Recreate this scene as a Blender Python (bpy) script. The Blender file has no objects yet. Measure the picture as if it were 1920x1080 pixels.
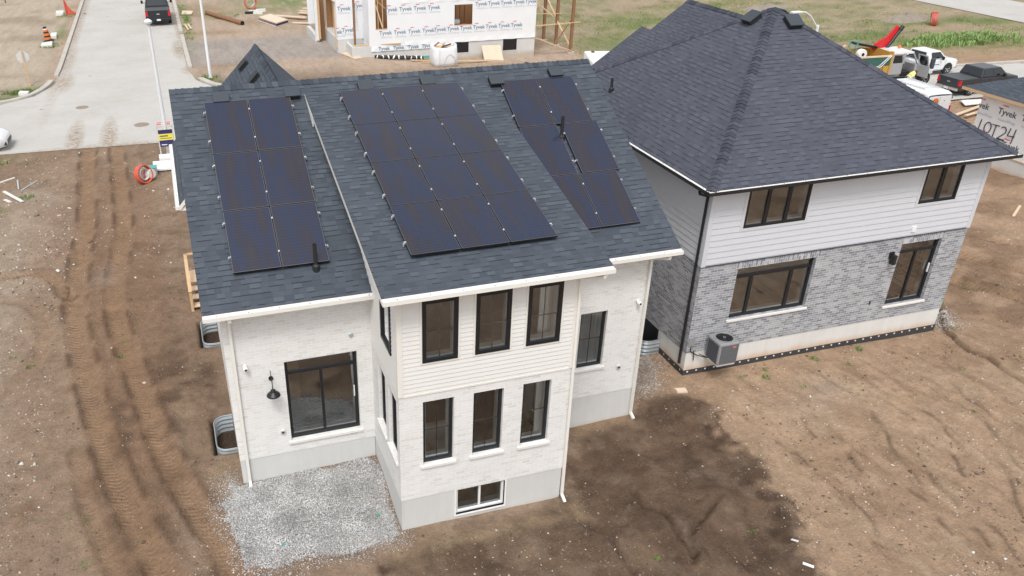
import bpy, math, random
import numpy as np
from mathutils import Vector, Matrix
R = math.radians
random.seed(7); RNG = np.random.default_rng(11)
scene = bpy.context.scene
col = scene.collection

# ------------------------------------------------------------------ camera, sky, sun, exposure
cam_d = bpy.data.cameras.new('camera')
cam = bpy.data.objects.new('camera', cam_d); col.objects.link(cam)
cam.location = (-3.545, -16.408, 12.988)
cam.rotation_euler = (R(90 - 29.506), 0, R(-17.135))
cam_d.sensor_width = 36.0
cam_d.lens = 1567.416 / 1920 * 36.0
cam_d.shift_x = 148.48 / 1920
cam_d.shift_y = 48.095 / 1920
cam_d.clip_start = 0.1; cam_d.clip_end = 2000
scene.camera = cam

SUN_EL, SUN_AZ = 58, 205            # azimuth clockwise from +Y: light comes from behind the camera, a little left
world = bpy.data.worlds.new('World'); scene.world = world
world.use_nodes = True
wt = world.node_tree
for n in list(wt.nodes): wt.nodes.remove(n)
w_out = wt.nodes.new('ShaderNodeOutputWorld')
w_bg = wt.nodes.new('ShaderNodeBackground'); w_bg.inputs['Strength'].default_value = 0.15
w_hs = wt.nodes.new('ShaderNodeHueSaturation'); w_hs.inputs['Saturation'].default_value = 0.22
w_sky = wt.nodes.new('ShaderNodeTexSky'); w_sky.sky_type = 'NISHITA'
w_sky.sun_disc = False
w_sky.sun_elevation = R(SUN_EL); w_sky.sun_rotation = R(SUN_AZ)
w_sky.air_density = 1.0; w_sky.dust_density = 3.0; w_sky.ozone_density = 1.0
wt.links.new(w_sky.outputs[0], w_hs.inputs['Color'])
wt.links.new(w_hs.outputs[0], w_bg.inputs['Color'])
wt.links.new(w_bg.outputs[0], w_out.inputs['Surface'])

sun_d = bpy.data.lights.new('sun', 'SUN'); sun_d.energy = 1.3; sun_d.angle = R(15); sun_d.color = (1.0, 0.97, 0.93)
sun = bpy.data.objects.new('sun', sun_d); col.objects.link(sun)
sdir = Vector((math.sin(R(SUN_AZ)) * math.cos(R(SUN_EL)), math.cos(R(SUN_AZ)) * math.cos(R(SUN_EL)), math.sin(R(SUN_EL))))
sun.rotation_euler = sdir.to_track_quat('Z', 'Y').to_euler()
sun.location = (0, 0, 60)

scene.view_settings.view_transform = 'Standard'
scene.view_settings.look = 'None'
scene.view_settings.exposure = 0.35
scene.view_settings.gamma = 1.0
scene.render.engine = 'CYCLES'
scene.cycles.max_bounces = 6
scene.cycles.transparent_max_bounces = 8

# ------------------------------------------------------------------ node helpers
class NT:
    def __init__(s, name):
        s.m = bpy.data.materials.new(name); s.m.use_nodes = True
        s.t = s.m.node_tree
        s.b = s.t.nodes['Principled BSDF']
    def n(s, typ, **kw):
        nd = s.t.nodes.new(typ)
        for k, v in kw.items():
            setattr(nd, k, v)
        return nd
    def put(s, sock, v):
        if hasattr(v, 'is_linked') or isinstance(v, bpy.types.NodeSocket): s.t.links.new(v, sock)
        elif v is not None:
            if isinstance(v, (tuple, list)) and len(v) == 3 and sock.type == 'RGBA': v = (*v, 1)
            sock.default_value = v
    def math(s, op, a, b=None, c=None, clamp=False):
        nd = s.n('ShaderNodeMath', operation=op, use_clamp=clamp)
        s.put(nd.inputs[0], a)
        if b is not None: s.put(nd.inputs[1], b)
        if c is not None: s.put(nd.inputs[2], c)
        return nd.outputs[0]
    def mix(s, f, a, b, blend='MIX'):
        nd = s.n('ShaderNodeMix', data_type='RGBA', blend_type=blend)
        s.put(nd.inputs[0], f); s.put(nd.inputs[6], a); s.put(nd.inputs[7], b)
        return nd.outputs[2]
    def ramp(s, f, stops, interp='LINEAR'):
        nd = s.n('ShaderNodeValToRGB'); nd.color_ramp.interpolation = interp
        el = nd.color_ramp.elements
        while len(el) < len(stops): el.new(0.5)
        for e, (p, c) in zip(el, stops):
            e.position = p; e.color = (*c, 1) if len(c) == 3 else c
        s.put(nd.inputs[0], f)
        return nd.outputs[0]
    def noise(s, vec, scale, detail=3, rough=0.55, out=0):
        nd = s.n('ShaderNodeTexNoise'); nd.inputs['Scale'].default_value = scale
        nd.inputs['Detail'].default_value = detail; nd.inputs['Roughness'].default_value = rough
        if vec is not None: s.put(nd.inputs['Vector'], vec)
        return nd.outputs[out]
    def coord(s, which='Object'):
        return s.n('ShaderNodeTexCoord').outputs[which]
    def uv(s):
        sp = s.n('ShaderNodeSeparateXYZ'); s.t.links.new(s.coord('UV'), sp.inputs[0]); return sp.outputs[0], sp.outputs[1]
    def xyz(s, v):
        sp = s.n('ShaderNodeSeparateXYZ'); s.put(sp.inputs[0], v); return sp.outputs
    def comb(s, x, y, z=0.0):
        c = s.n('ShaderNodeCombineXYZ'); s.put(c.inputs[0], x); s.put(c.inputs[1], y); s.put(c.inputs[2], z); return c.outputs[0]
    def wn(s, vec):
        nd = s.n('ShaderNodeTexWhiteNoise', noise_dimensions='3D'); s.put(nd.inputs['Vector'], vec); return nd.outputs['Value']
    def bump(s, h, strength=0.3, dist=0.01, normal=None):
        nd = s.n('ShaderNodeBump'); nd.inputs['Strength'].default_value = strength; nd.inputs['Distance'].default_value = dist
        s.put(nd.inputs['Height'], h)
        if normal is not None: s.put(nd.inputs['Normal'], normal)
        return nd.outputs[0]
    def done(s, color=None, rough=None, normal=None, metal=None, spec=None, **kw):
        if color is not None: s.put(s.b.inputs['Base Color'], color)
        if rough is not None: s.put(s.b.inputs['Roughness'], rough)
        if normal is not None: s.put(s.b.inputs['Normal'], normal)
        if metal is not None: s.put(s.b.inputs['Metallic'], metal)
        if spec is not None: s.put(s.b.inputs['Specular IOR Level'], spec)
        for k, v in kw.items(): s.put(s.b.inputs[k], v)
        return s.m

def plain(name, c, rough=0.6, metal=0.0, var=0.08, scale=3.0, bump=0.0, spec=0.5):
    t = NT(name)
    o = t.coord('Object')
    nz = t.noise(o, scale, 4)
    k = t.math('MULTIPLY_ADD', nz, 2 * var, 1 - var)
    hs = t.n('ShaderNodeHueSaturation'); t.put(hs.inputs['Value'], k); hs.inputs['Color'].default_value = (*c, 1)
    nm = t.bump(t.noise(o, scale * 12, 3), bump, 0.01) if bump else None
    return t.done(hs.outputs[0], rough, nm, metal, spec)

def mat_shingle(name, base, lite, dark, caps=False):
    t = NT(name)
    u, v = t.uv()
    row = t.math('FLOOR', t.math('DIVIDE', v, 0.143)); fv = t.math('FRACT', t.math('DIVIDE', v, 0.143))
    rr = t.wn(t.comb(row, 3.7, 1.3))
    wob = t.math('MULTIPLY', t.math('SINE', t.math('MULTIPLY_ADD', u, 5.1, t.math('MULTIPLY', rr, 40.0))), 0.22)
    cu = t.math('ADD', t.math('MULTIPLY_ADD', rr, 17.0, t.math('DIVIDE', u, 0.19)), wob)
    ci = t.math('FLOOR', cu)
    h = t.wn(t.comb(ci, row, 0.5)); h2 = t.wn(t.comb(ci, row, 8.5))
    tab = t.math('GREATER_THAN', h, 0.5)
    c = t.mix(h2, dark, lite)
    c = t.mix(0.45, base, c)
    c = t.mix(t.math('MULTIPLY', t.math('SUBTRACT', 1.0, tab), 0.30), c, dark)
    line = t.math('MULTIPLY', t.math('LESS_THAN', fv, 0.17), t.math('MULTIPLY_ADD', tab, 0.62, 0.10))
    c = t.mix(line, c, (dark[0] * .25, dark[1] * .25, dark[2] * .27))
    o = t.coord('Object')
    gr = t.math('MULTIPLY_ADD', t.noise(o, 55, 3, 0.7), 0.5, 0.75)
    big = t.math('MULTIPLY_ADD', t.noise(o, 0.55, 4), 0.36, 0.82)
    hs = t.n('ShaderNodeHueSaturation'); t.put(hs.inputs['Color'], c); t.put(hs.inputs['Value'], t.math('MULTIPLY', gr, big))
    hgt = t.math('ADD', t.math('MULTIPLY', tab, 0.6), t.math('MULTIPLY', fv, -0.8))
    hgt = t.math('ADD', hgt, t.math('MULTIPLY', gr, 0.3))
    return t.done(hs.outputs[0], 0.9, t.bump(hgt, 0.55, 0.012), spec=0.25)

def mat_brick(name, stops, mortar, bw=0.215, bh=0.0755, mw=0.011, bumpd=0.006, soldier=False, dirt=None):
    t = NT(name)
    u, v = t.uv()
    if soldier: u, v = v, u
    o = t.coord('Object')
    row = t.math('FLOOR', t.math('DIVIDE', v, bh)); fv = t.math('FRACT', t.math('DIVIDE', v, bh))
    sh = t.math('MULTIPLY', t.math('MODULO', row, 2.0), 0.5)
    cu = t.math('ADD', t.math('DIVIDE', u, bw), sh)
    ci = t.math('FLOOR', cu); fu = t.math('FRACT', cu)
    h = t.wn(t.comb(ci, row, 0.5))
    c = t.ramp(h, stops)
    nn = t.math('MULTIPLY_ADD', t.noise(o, 14, 4, 0.65), 0.18, 0.91)
    hs = t.n('ShaderNodeHueSaturation'); t.put(hs.inputs['Color'], c); t.put(hs.inputs['Value'], nn)
    mu = t.math('LESS_THAN', fu, mw / bw); mv = t.math('LESS_THAN', fv, mw / bh)
    m = t.math('MAXIMUM', mu, mv)
    c = t.mix(m, hs.outputs[0], mortar)
    bg = t.math('MULTIPLY_ADD', t.noise(o, 0.8, 3), 0.2, 0.9)
    hs2 = t.n('ShaderNodeHueSaturation'); t.put(hs2.inputs['Color'], c); t.put(hs2.inputs['Value'], bg)
    hh = t.math('ADD', t.math('MULTIPLY', t.math('SUBTRACT', 1.0, m), 1.0), t.math('MULTIPLY', t.noise(o, 60, 2), 0.4))
    return t.done(hs2.outputs[0], 0.85, t.bump(hh, 0.5, bumpd), spec=0.3)

def mat_concrete(name, c, stain=None, z0=-0.75, z1=0.0):
    t = NT(name)
    o = t.coord('Object'); x, y, z = t.xyz(o)
    n1 = t.noise(o, 1.1, 5, 0.6); n2 = t.noise(t.comb(t.math('MULTIPLY', x, 5.0), t.math('MULTIPLY', y, 5.0), t.math('MULTIPLY', z, 0.5)), 1.0, 3)
    k = t.math('ADD', t.math('MULTIPLY', n1, 0.22), t.math('MULTIPLY_ADD', n2, 0.14, 0.82))
    seam = t.math('LESS_THAN', t.math('FRACT', t.math('DIVIDE', t.math('ADD', x, y), 0.61)), 0.012)
    k = t.math('SUBTRACT', k, t.math('MULTIPLY', seam, 0.07))
    hs = t.n('ShaderNodeHueSaturation'); hs.inputs['Color'].default_value = (*c, 1); t.put(hs.inputs['Value'], k)
    cc = hs.outputs[0]
    if stain:
        zz = t.math('MULTIPLY_ADD', t.noise(t.comb(t.math('MULTIPLY', x, 2.2), t.math('MULTIPLY', y, 2.2), 0.0), 1.0, 4), 0.3, z)
        f = t.n('ShaderNodeMapRange'); t.put(f.inputs[0], zz); f.inputs[1].default_value = z1; f.inputs[2].default_value = z0 + .1
        f.interpolation_type = 'SMOOTHSTEP'
        cc = t.mix(t.math('MULTIPLY', f.outputs[0], 0.85), cc, stain)
    return t.done(cc, 0.85, t.bump(t.noise(o, 25, 4), 0.2, 0.008), spec=0.3)

def mat_glass(name, tint=(0.86, 0.90, 0.90), refl=0.26):
    t = NT(name)
    t.t.nodes.remove(t.b)
    tr = t.n('ShaderNodeBsdfTransparent'); tr.inputs['Color'].default_value = (*tint, 1)
    gl = t.n('ShaderNodeBsdfGlossy'); gl.inputs['Roughness'].default_value = 0.012; gl.inputs['Color'].default_value = (0.9, 0.93, 0.95, 1)
    nz = t.noise(t.coord('Object'), 1.6, 2)
    t.put(gl.inputs['Normal'], t.bump(nz, 0.06, 0.02))
    fr = t.n('ShaderNodeFresnel'); fr.inputs['IOR'].default_value = 1.5
    f = t.math('ADD', t.math('MULTIPLY', fr.outputs[0], 1.6), refl - 0.1, clamp=True)
    mx = t.n('ShaderNodeMixShader'); t.put(mx.inputs[0], f); t.t.links.new(tr.outputs[0], mx.inputs[1]); t.t.links.new(gl.outputs[0], mx.inputs[2])
    t.t.links.new(mx.outputs[0], t.t.nodes['Material Output'].inputs['Surface'])
    return t.m

def mat_panel(name):
    t = NT(name)
    u, v = t.uv()
    o = t.n('ShaderNodeObjectInfo').outputs['Random']
    band = t.noise(t.comb(t.math('MULTIPLY_ADD', u, 3.2, t.math('MULTIPLY', o, 90.0)), t.math('MULTIPLY', v, 0.55), o), 1.0, 2, 0.5)
    c = t.ramp(band, [(0.30, (0.033, 0.028, 0.034)), (0.45, (0.026, 0.025, 0.041)), (0.57, (0.018, 0.027, 0.062)), (0.72, (0.028, 0.027, 0.044))])
    ln = t.math('LESS_THAN', t.math('FRACT', t.math('DIVIDE', v, 0.0845)), 0.14)
    lu = t.math('LESS_THAN', t.math('FRACT', t.math('DIVIDE', u, 0.1743)), 0.03)
    m = t.math('MAXIMUM', t.math('MULTIPLY', ln, 0.5), t.math('MULTIPLY', lu, 0.35))
    c = t.mix(m, c, (0.042, 0.044, 0.056))
    return t.done(c, 0.22, None, 0.0, 0.5, **{'Coat Weight': 0.6, 'Coat Roughness': 0.08})

M = {}
M['shingle'] = mat_shingle('shingle_blue_grey', (0.080, 0.095, 0.117), (0.106, 0.124, 0.148), (0.049, 0.058, 0.073))
M['shingle2'] = mat_shingle('shingle_slate_grey', (0.086, 0.093, 0.118), (0.107, 0.115, 0.141), (0.058, 0.064, 0.082))
def mat_cap(name, a, b):
    t = NT(name); g = t.n('ShaderNodeNewGeometry')
    o = t.coord('Object')
    c = t.mix(g.outputs['Random Per Island'], a, b)
    gr = t.math('MULTIPLY_ADD', t.noise(o, 55, 3, 0.7), 0.5, 0.75)
    hs = t.n('ShaderNodeHueSaturation'); t.put(hs.inputs['Color'], c); t.put(hs.inputs['Value'], gr)
    return t.done(hs.outputs[0], 0.9, spec=0.25)
M['cap'] = mat_cap('ridge_shingle_blue_grey', (0.046, 0.056, 0.070), (0.098, 0.115, 0.138))
M['cap2'] = mat_cap('ridge_shingle_slate', (0.046, 0.051, 0.066), (0.088, 0.095, 0.118))
M['wbrick'] = mat_brick('white_washed_brick', [(0.0, (0.675, 0.655, 0.62)), (0.12, (0.715, 0.705, 0.68)), (0.5, (0.75, 0.745, 0.725)), (1.0, (0.775, 0.775, 0.76))], (0.83, 0.83, 0.815))
M['gbrick'] = mat_brick('grey_brick', [(0.0, (0.19, 0.20, 0.225)), (0.35, (0.27, 0.28, 0.305)), (0.65, (0.345, 0.355, 0.38)), (1.0, (0.43, 0.44, 0.46))], (0.60, 0.60, 0.61))
M['gsoldier'] = mat_brick('grey_brick_soldier', [(0.0, (0.17, 0.18, 0.21)), (0.4, (0.30, 0.31, 0.34)), (1.0, (0.52, 0.53, 0.55))], (0.66, 0.66, 0.67), soldier=True)
M['wsiding'] = plain('cream_vinyl_siding', (0.75, 0.742, 0.712), 0.55, var=0.03)
M['gsiding'] = plain('pale_grey_siding', (0.60, 0.62, 0.655), 0.6, var=0.04)
M['trimc'] = plain('cream_aluminium_trim', (0.80, 0.78, 0.725), 0.45, var=0.03)
M['trimw'] = plain('white_trim', (0.84, 0.84, 0.83), 0.45, var=0.03)
M['sill'] = plain('pale_stone_sill', (0.76, 0.74, 0.71), 0.75, var=0.06, bump=.2)
M['black'] = plain('black_frame', (0.012, 0.013, 0.016), 0.4, var=0.2)
M['blackal'] = plain('black_aluminium', (0.018, 0.018, 0.02), 0.35, var=0.2)
M['darkpl'] = plain('black_plastic', (0.02, 0.021, 0.024), 0.55, var=0.25)
M['ventgrey'] = plain('dark_grey_vent', (0.052, 0.062, 0.076), 0.6, var=0.1)
M['concA'] = mat_concrete('foundation_concrete', (0.61, 0.61, 0.595), stain=(0.46, 0.40, 0.32), z0=-1.15, z1=-.62)
M['concB'] = mat_concrete('stained_foundation_concrete', (0.68, 0.675, 0.65), stain=(0.60, 0.41, 0.26), z0=-0.62, z1=-0.20)
M['membrane'] = plain('black_dimple_board', (0.045, 0.047, 0.052), 0.5, var=0.3, scale=8)
M['glass'] = mat_glass('window_glass')
M['glassd'] = mat_glass('door_glass', (0.6, 0.6, 0.58), refl=0.30)
M['bglass'] = mat_glass('basement_glass', (0.5, 0.6, 0.6), 0.2)
M['cells'] = mat_panel('solar_cells')
M['pframe'] = plain('solar_panel_frame', (0.022, 0.022, 0.024), 0.35, 0.3)
M['pedge'] = plain('solar_frame_edge', (0.16, 0.16, 0.165), 0.35, 0.5)
M['alu'] = plain('bare_aluminium', (0.72, 0.73, 0.74), 0.4, 0.35)
M['galv'] = plain('galvanised_steel', (0.52, 0.57, 0.60), 0.4, 0.55, var=0.12, scale=6)
M['wallin'] = plain('interior_plaster', (0.82, 0.83, 0.81), 0.8, var=0.03)
M['floorin'] = plain('interior_floor', (0.30, 0.26, 0.21), 0.5, var=0.1)
M['wood'] = plain('fresh_lumber', (0.62, 0.43, 0.25), 0.75, var=0.16, scale=5)
M['woodp'] = plain('pale_lumber', (0.70, 0.54, 0.38), 0.75, var=0.12, scale=5)
M['woodb'] = plain('brown_timber', (0.26, 0.135, 0.07), 0.75, var=0.2, scale=5)
M['osb'] = plain('osb_sheathing', (0.36, 0.19, 0.09), 0.8, var=0.3, scale=9)
M['ply'] = plain('plywood_sheet', (0.74, 0.60, 0.46), 0.75, var=0.1, scale=3)
M['wrap'] = plain('white_house_wrap', (0.80, 0.82, 0.84), 0.55, var=0.05, scale=1.2)
M['inkblue'] = plain('blue_grey_print', (0.13, 0.22, 0.33), 0.6)
M['inkdark'] = plain('dark_grey_print', (0.09, 0.10, 0.12), 0.6)
M['inkred'] = plain('red_print', (0.72, 0.20, 0.20), 0.6)
M['inkpale'] = plain('pale_grey_print', (0.48, 0.52, 0.56), 0.6)
M['marker'] = plain('black_spray_marker', (0.02, 0.02, 0.022), 0.6)
M['rubber'] = plain('tyre_rubber', (0.022, 0.021, 0.021), 0.8, var=0.2)
M['rim'] = plain('alloy_rim', (0.55, 0.56, 0.58), 0.3, 0.6)
M['carblk'] = plain('black_car_paint', (0.02, 0.022, 0.026), 0.22, var=0.1)
M['cargry'] = plain('charcoal_car_paint', (0.055, 0.06, 0.07), 0.28, 0.3, var=0.1)
M['carwht'] = plain('white_car_paint', (0.80, 0.81, 0.82), 0.25, var=0.02)
M['carsil'] = plain('silver_car_paint', (0.46, 0.46, 0.47), 0.35, 0.3, var=0.05)
M['cglass'] = plain('car_glass', (0.015, 0.02, 0.023), 0.06, var=0.1, spec=0.8)
M['tonneau'] = plain('vinyl_bed_cover', (0.085, 0.09, 0.098), 0.6)
M['tail'] = plain('red_tail_light', (0.55, 0.015, 0.03), 0.25)
M['chrome'] = plain('chrome', (0.6, 0.58, 0.53), 0.25, 0.8)
M['ochre'] = plain('ochre_steel', (0.52, 0.30, 0.06), 0.55, var=0.15)
M['green'] = plain('dark_green_paint', (0.035, 0.12, 0.095), 0.45)
M['red'] = plain('red_crane_paint', (0.62, 0.02, 0.025), 0.35)
M['orange'] = plain('orange_plastic', (0.75, 0.20, 0.04), 0.55, var=0.1)
M['orangered'] = plain('orange_red_tubing', (0.66, 0.12, 0.07), 0.5, var=0.1)
M['yellow'] = plain('yellow_sign_face', (0.85, 0.75, 0.08), 0.5)
M['navy'] = plain('navy_sign_face', (0.03, 0.03, 0.13), 0.5)
M['hivis'] = plain('hi_vis_fabric', (0.80, 0.82, 0.30), 0.8)
M['skin'] = plain('skin', (0.55, 0.34, 0.25), 0.6)
M['cloth'] = plain('dark_work_cloth', (0.02, 0.022, 0.03), 0.9)
M['tan'] = plain('tan_cloth', (0.62, 0.45, 0.25), 0.9)
M['hair'] = plain('brown_hair', (0.12, 0.06, 0.03), 0.9)
M['pole'] = plain('pale_grey_pole', (0.76, 0.79, 0.82), 0.45, var=0.05)
M['blue'] = plain('blue_plastic', (0.06, 0.16, 0.45), 0.5)
M['teal'] = plain('teal_plastic', (0.10, 0.42, 0.36), 0.5)
M['fabricw'] = plain('white_upholstery', (0.68, 0.67, 0.63), 0.9)
M['leafy'] = plain('house_plant_leaf', (0.06, 0.16, 0.03), 0.6)
M['acgrey'] = plain('grey_ac_metal', (0.32, 0.325, 0.335), 0.5, 0.2)
M['plate'] = plain('number_plate', (0.75, 0.77, 0.8), 0.5)
M['irondark'] = plain('rusty_cast_iron', (0.30, 0.24, 0.19), 0.8)
M['sheap'] = plain('rubble_soil', (0.27, 0.235, 0.19), 0.95, var=0.35, scale=1.5, bump=.5)
t = NT('warm_lit_shade'); M['lampshade'] = t.done((0.8, 0.7, 0.55), 0.8, **{'Emission Color': (1, 0.72, 0.38), 'Emission Strength': 2.0})

# ------------------------------------------------------------------ mesh builder
def vn(a): return Vector(a)
class MB:
    def __init__(s): s.v = []; s.f = []; s.mi = []; s.mats = []
    def m(s, mat):
        if mat not in s.mats: s.mats.append(mat)
        return s.mats.index(mat)
    def face(s, pts, mat):
        b = len(s.v); s.v += [tuple(p) for p in pts]; s.f.append(tuple(range(b, b + len(pts)))); s.mi.append(s.m(mat))
    def mesh(s, vs, fs, mat):
        b = len(s.v); s.v += [tuple(p) for p in vs]; k = s.m(mat)
        for f in fs: s.f.append(tuple(i + b for i in f)); s.mi.append(k)
    def box(s, x0, y0, z0, x1, y1, z1, mat):
        s.mesh([(x, y, z) for z in (z0, z1) for y in (y0, y1) for x in (x0, x1)],
               [(0, 2, 3, 1), (4, 5, 7, 6), (0, 1, 5, 4), (2, 6, 7, 3), (0, 4, 6, 2), (1, 3, 7, 5)], mat)
    def obox(s, F, u0, u1, z0, z1, d0, d1, mat):
        """box in a wall frame F=(O,U,N): u along wall, z up, d outward"""
        O, U, N = F
        p = [O + U * u + Vector((0, 0, z)) + N * d for z in (z0, z1) for d in (d0, d1) for u in (u0, u1)]
        s.mesh(p, [(0, 2, 3, 1), (4, 5, 7, 6), (0, 1, 5, 4), (2, 6, 7, 3), (0, 4, 6, 2), (1, 3, 7, 5)], mat)
    def prism(s, poly, off, mat, side=None, bottom=None):
        """polygon (3D) extruded by vector off; top = poly"""
        n = len(poly); off = Vector(off); P = [Vector(p) for p in poly]; Q = [p + off for p in P]
        s.face(P, mat); s.face(Q[::-1], bottom or side or mat)
        for i in range(n):
            j = (i + 1) % n
            s.face([P[i], Q[i], Q[j], P[j]], side or mat)
    def tube(s, pts, r, mat, n=8, caps=True, rot=0.0):
        pts = [Vector(p) for p in pts]; rs = r if isinstance(r, (list, tuple)) else [r] * len(pts)
        b = len(s.v); k = s.m(mat); ref = None
        for i, p in enumerate(pts):
            if i == 0: d = pts[1] - p
            elif i == len(pts) - 1: d = p - pts[i - 1]
            else: d = (pts[i + 1] - p).normalized() + (p - pts[i - 1]).normalized()
            d.normalize()
            if ref is None: ref = Vector((0, 0, 1)) if abs(d.z) < 0.9 else Vector((1, 0, 0))
            a = d.cross(ref); 
            if a.length < 1e-4: a = d.orthogonal()
            a.normalize(); c = a.cross(d).normalized(); ref = c
            for j in range(n):
                t = 2 * math.pi * j / n + rot
                s.v.append(tuple(p + (a * math.cos(t) + c * math.sin(t)) * rs[i]))
        for i in range(len(pts) - 1):
            for j in range(n):
                j2 = (j + 1) % n
                s.f.append((b + i * n + j, b + i * n + j2, b + (i + 1) * n + j2, b + (i + 1) * n + j)); s.mi.append(k)
        if caps:
            s.f.append(tuple(b + j for j in range(n))[::-1]); s.mi.append(k)
            s.f.append(tuple(b + (len(pts) - 1) * n + j for j in range(n))); s.mi.append(k)
    def beam(s, p, q, w, h, mat):
        """rectangular timber from p to q"""
        p, q = Vector(p), Vector(q); d = (q - p).normalized()
        up = Vector((0, 0, 1)) if abs(d.z) < 0.95 else Vector((0, 1, 0))
        a = d.cross(up).normalized() * w / 2; c = a.cross(d).normalized() * h / 2
        vs = [p - a - c, p + a - c, p + a + c, p - a + c, q - a - c, q + a - c, q + a + c, q - a + c]
        s.mesh(vs, [(0, 1, 2, 3), (4, 7, 6, 5), (0, 4, 5, 1), (1, 5, 6, 2), (2, 6, 7, 3), (3, 7, 4, 0)], mat)
    def lathe(s, prof, mat, n=20, center=(0, 0, 0), axis='z', cap=True):
        b = len(s.v); k = s.m(mat); c = Vector(center)
        for r, h in prof:
            for j in range(n):
                t = 2 * math.pi * j / n
                if axis == 'z': p = Vector((r * math.cos(t), r * math.sin(t), h))
                elif axis == 'y': p = Vector((r * math.cos(t), h, r * math.sin(t)))
                else: p = Vector((h, r * math.cos(t), r * math.sin(t)))
                s.v.append(tuple(c + p))
        for i in range(len(prof) - 1):
            for j in range(n):
                j2 = (j + 1) % n
                s.f.append((b + i * n + j, b + i * n + j2, b + (i + 1) * n + j2, b + (i + 1) * n + j)); s.mi.append(k)
        if cap:
            s.f.append(tuple(b + j for j in range(n))[::-1]); s.mi.append(k)
            s.f.append(tuple(b + (len(prof) - 1) * n + j for j in range(n))); s.mi.append(k)
    def build(s, name, parent=None, local=False, smooth=False, bevel=0.0, solid=0.0, autos=False):
        me = bpy.data.meshes.new(name)
        me.from_pydata(s.v, [], s.f)
        for mt in s.mats: me.materials.append(M[mt] if isinstance(mt, str) else mt)
        me.polygons.foreach_set('material_index', s.mi)
        uvl = me.uv_layers.new(name='UVMap')
        data = np.zeros(len(me.loops) * 2, dtype=np.float32)
        for p in me.polygons:
            n = p.normal
            if abs(n.z) > 0.999 or n.length < 0.5: tt = Vector((1, 0, 0)); bb = Vector((0, 1, 0))
            else:
                tt = Vector((0, 0, 1)).cross(n).normalized(); bb = n.cross(tt).normalized()
                if tt.x < -1e-6 or (abs(tt.x) <= 1e-6 and tt.y < 0): tt = -tt
            for li in p.loop_indices:
                co = me.vertices[me.loops[li].vertex_index].co
                data[2 * li] = co.dot(tt); data[2 * li + 1] = co.dot(bb)
        uvl.data.foreach_set('uv', data)
        if smooth:
            me.polygons.foreach_set('use_smooth', [True] * len(me.polygons))
        me.update()
        o = bpy.data.objects.new(name, me); col.objects.link(o)
        if parent is not None:
            o.parent = parent
            if not local: 
                r = parent
                wl = Vector(r.location)
                while r.parent is not None: r = r.parent; wl += Vector(r.location)
                o.location = -wl
        if bevel > 0:
            b = o.modifiers.new('bevel', 'BEVEL'); b.width = bevel; b.segments = 2; b.limit_method = 'ANGLE'; b.angle_limit = R(35)
        if solid > 0:
            b = o.modifiers.new('solidify', 'SOLIDIFY'); b.thickness = solid; b.offset = 0
        if autos:
            try: me.shade_auto_smooth = True
            except Exception: pass
        return o

def root(name, label, cat, loc=(0, 0, 0), rz=0.0, group=None, scale=1.0):
    o = bpy.data.objects.new(name, None); col.objects.link(o)
    o.location = loc; o.rotation_euler = (0, 0, rz); o.empty_display_size = 0.3; o.scale = (scale,) * 3
    o['label'] = label; o['category'] = cat
    if group: o['group'] = group
    return o
def tag(o, label=None, cat=None, group=None, kind=None):
    if label: o['label'] = label
    if cat: o['category'] = cat
    if group: o['group'] = group
    if kind: o['kind'] = kind
    return o
def copy_tree(o, parent=None):
    c = o.copy(); col.objects.link(c); c.parent = parent
    for ch in o.children: copy_tree(ch, c)
    return c

FRONT = lambda x, y: (Vector((x, y, 0)), Vector((1, 0, 0)), Vector((0, -1, 0)))     # wall facing -Y
LEFT = lambda x, y: (Vector((x, y, 0)), Vector((0, 1, 0)), Vector((-1, 0, 0)))      # wall facing -X, u runs along +Y

def cut(F, u0, u1, z0, z1, holes, mat, mb, course=0.0, lip=0.0, d=0.0):
    """wall sheet with rectangular holes; with course>0 it is built of lapped boards"""
    O, U, N = F
    zs = [z0, z1]
    for h in holes:
        for zz in (h[2], h[3]):
            if z0 < zz < z1: zs.append(zz)
    if course > 0:
        k = math.ceil(z0 / course - 1e-6)
        while k * course < z1: zs.append(k * course); k += 1
    zs = sorted(set(round(z, 5) for z in zs))
    for a, b in zip(zs, zs[1:]):
        if b - a < 1e-4: continue
        zm = (a + b) / 2
        iv = [(u0, u1)]
        for h in holes:
            if h[2] < zm < h[3]:
                nv = []
                for s, e in iv:
                    if h[1] <= s or h[0] >= e: nv.append((s, e)); continue
                    if h[0] > s: nv.append((s, h[0]))
                    if h[1] < e: nv.append((h[1], e))
                iv = [x for x in nv if x[1] - x[0] > 1e-4]
        if course > 0:
            k = math.floor(zm / course)
            off = lambda z: d + lip * (1 - (z - k * course) / course)
        else: off = lambda z: d
        for s, e in iv:
            P = lambda u, z: O + U * u + Vector((0, 0, z)) + N * off(z)
            q = [P(s, a), P(e, a), P(e, b), P(s, b)]
            if (U.cross(Vector((0, 0, 1)))).dot(N) < 0: q = q[::-1]
            mb.face(q, mat)
            if course > 0 and abs(a - k * course) < 1e-4:
                p1, p2 = P(s, a), P(e, a)
                q = [p1, p1 - N * lip, p2 - N * lip, p2]
                mb.face(q, mat)

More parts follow.
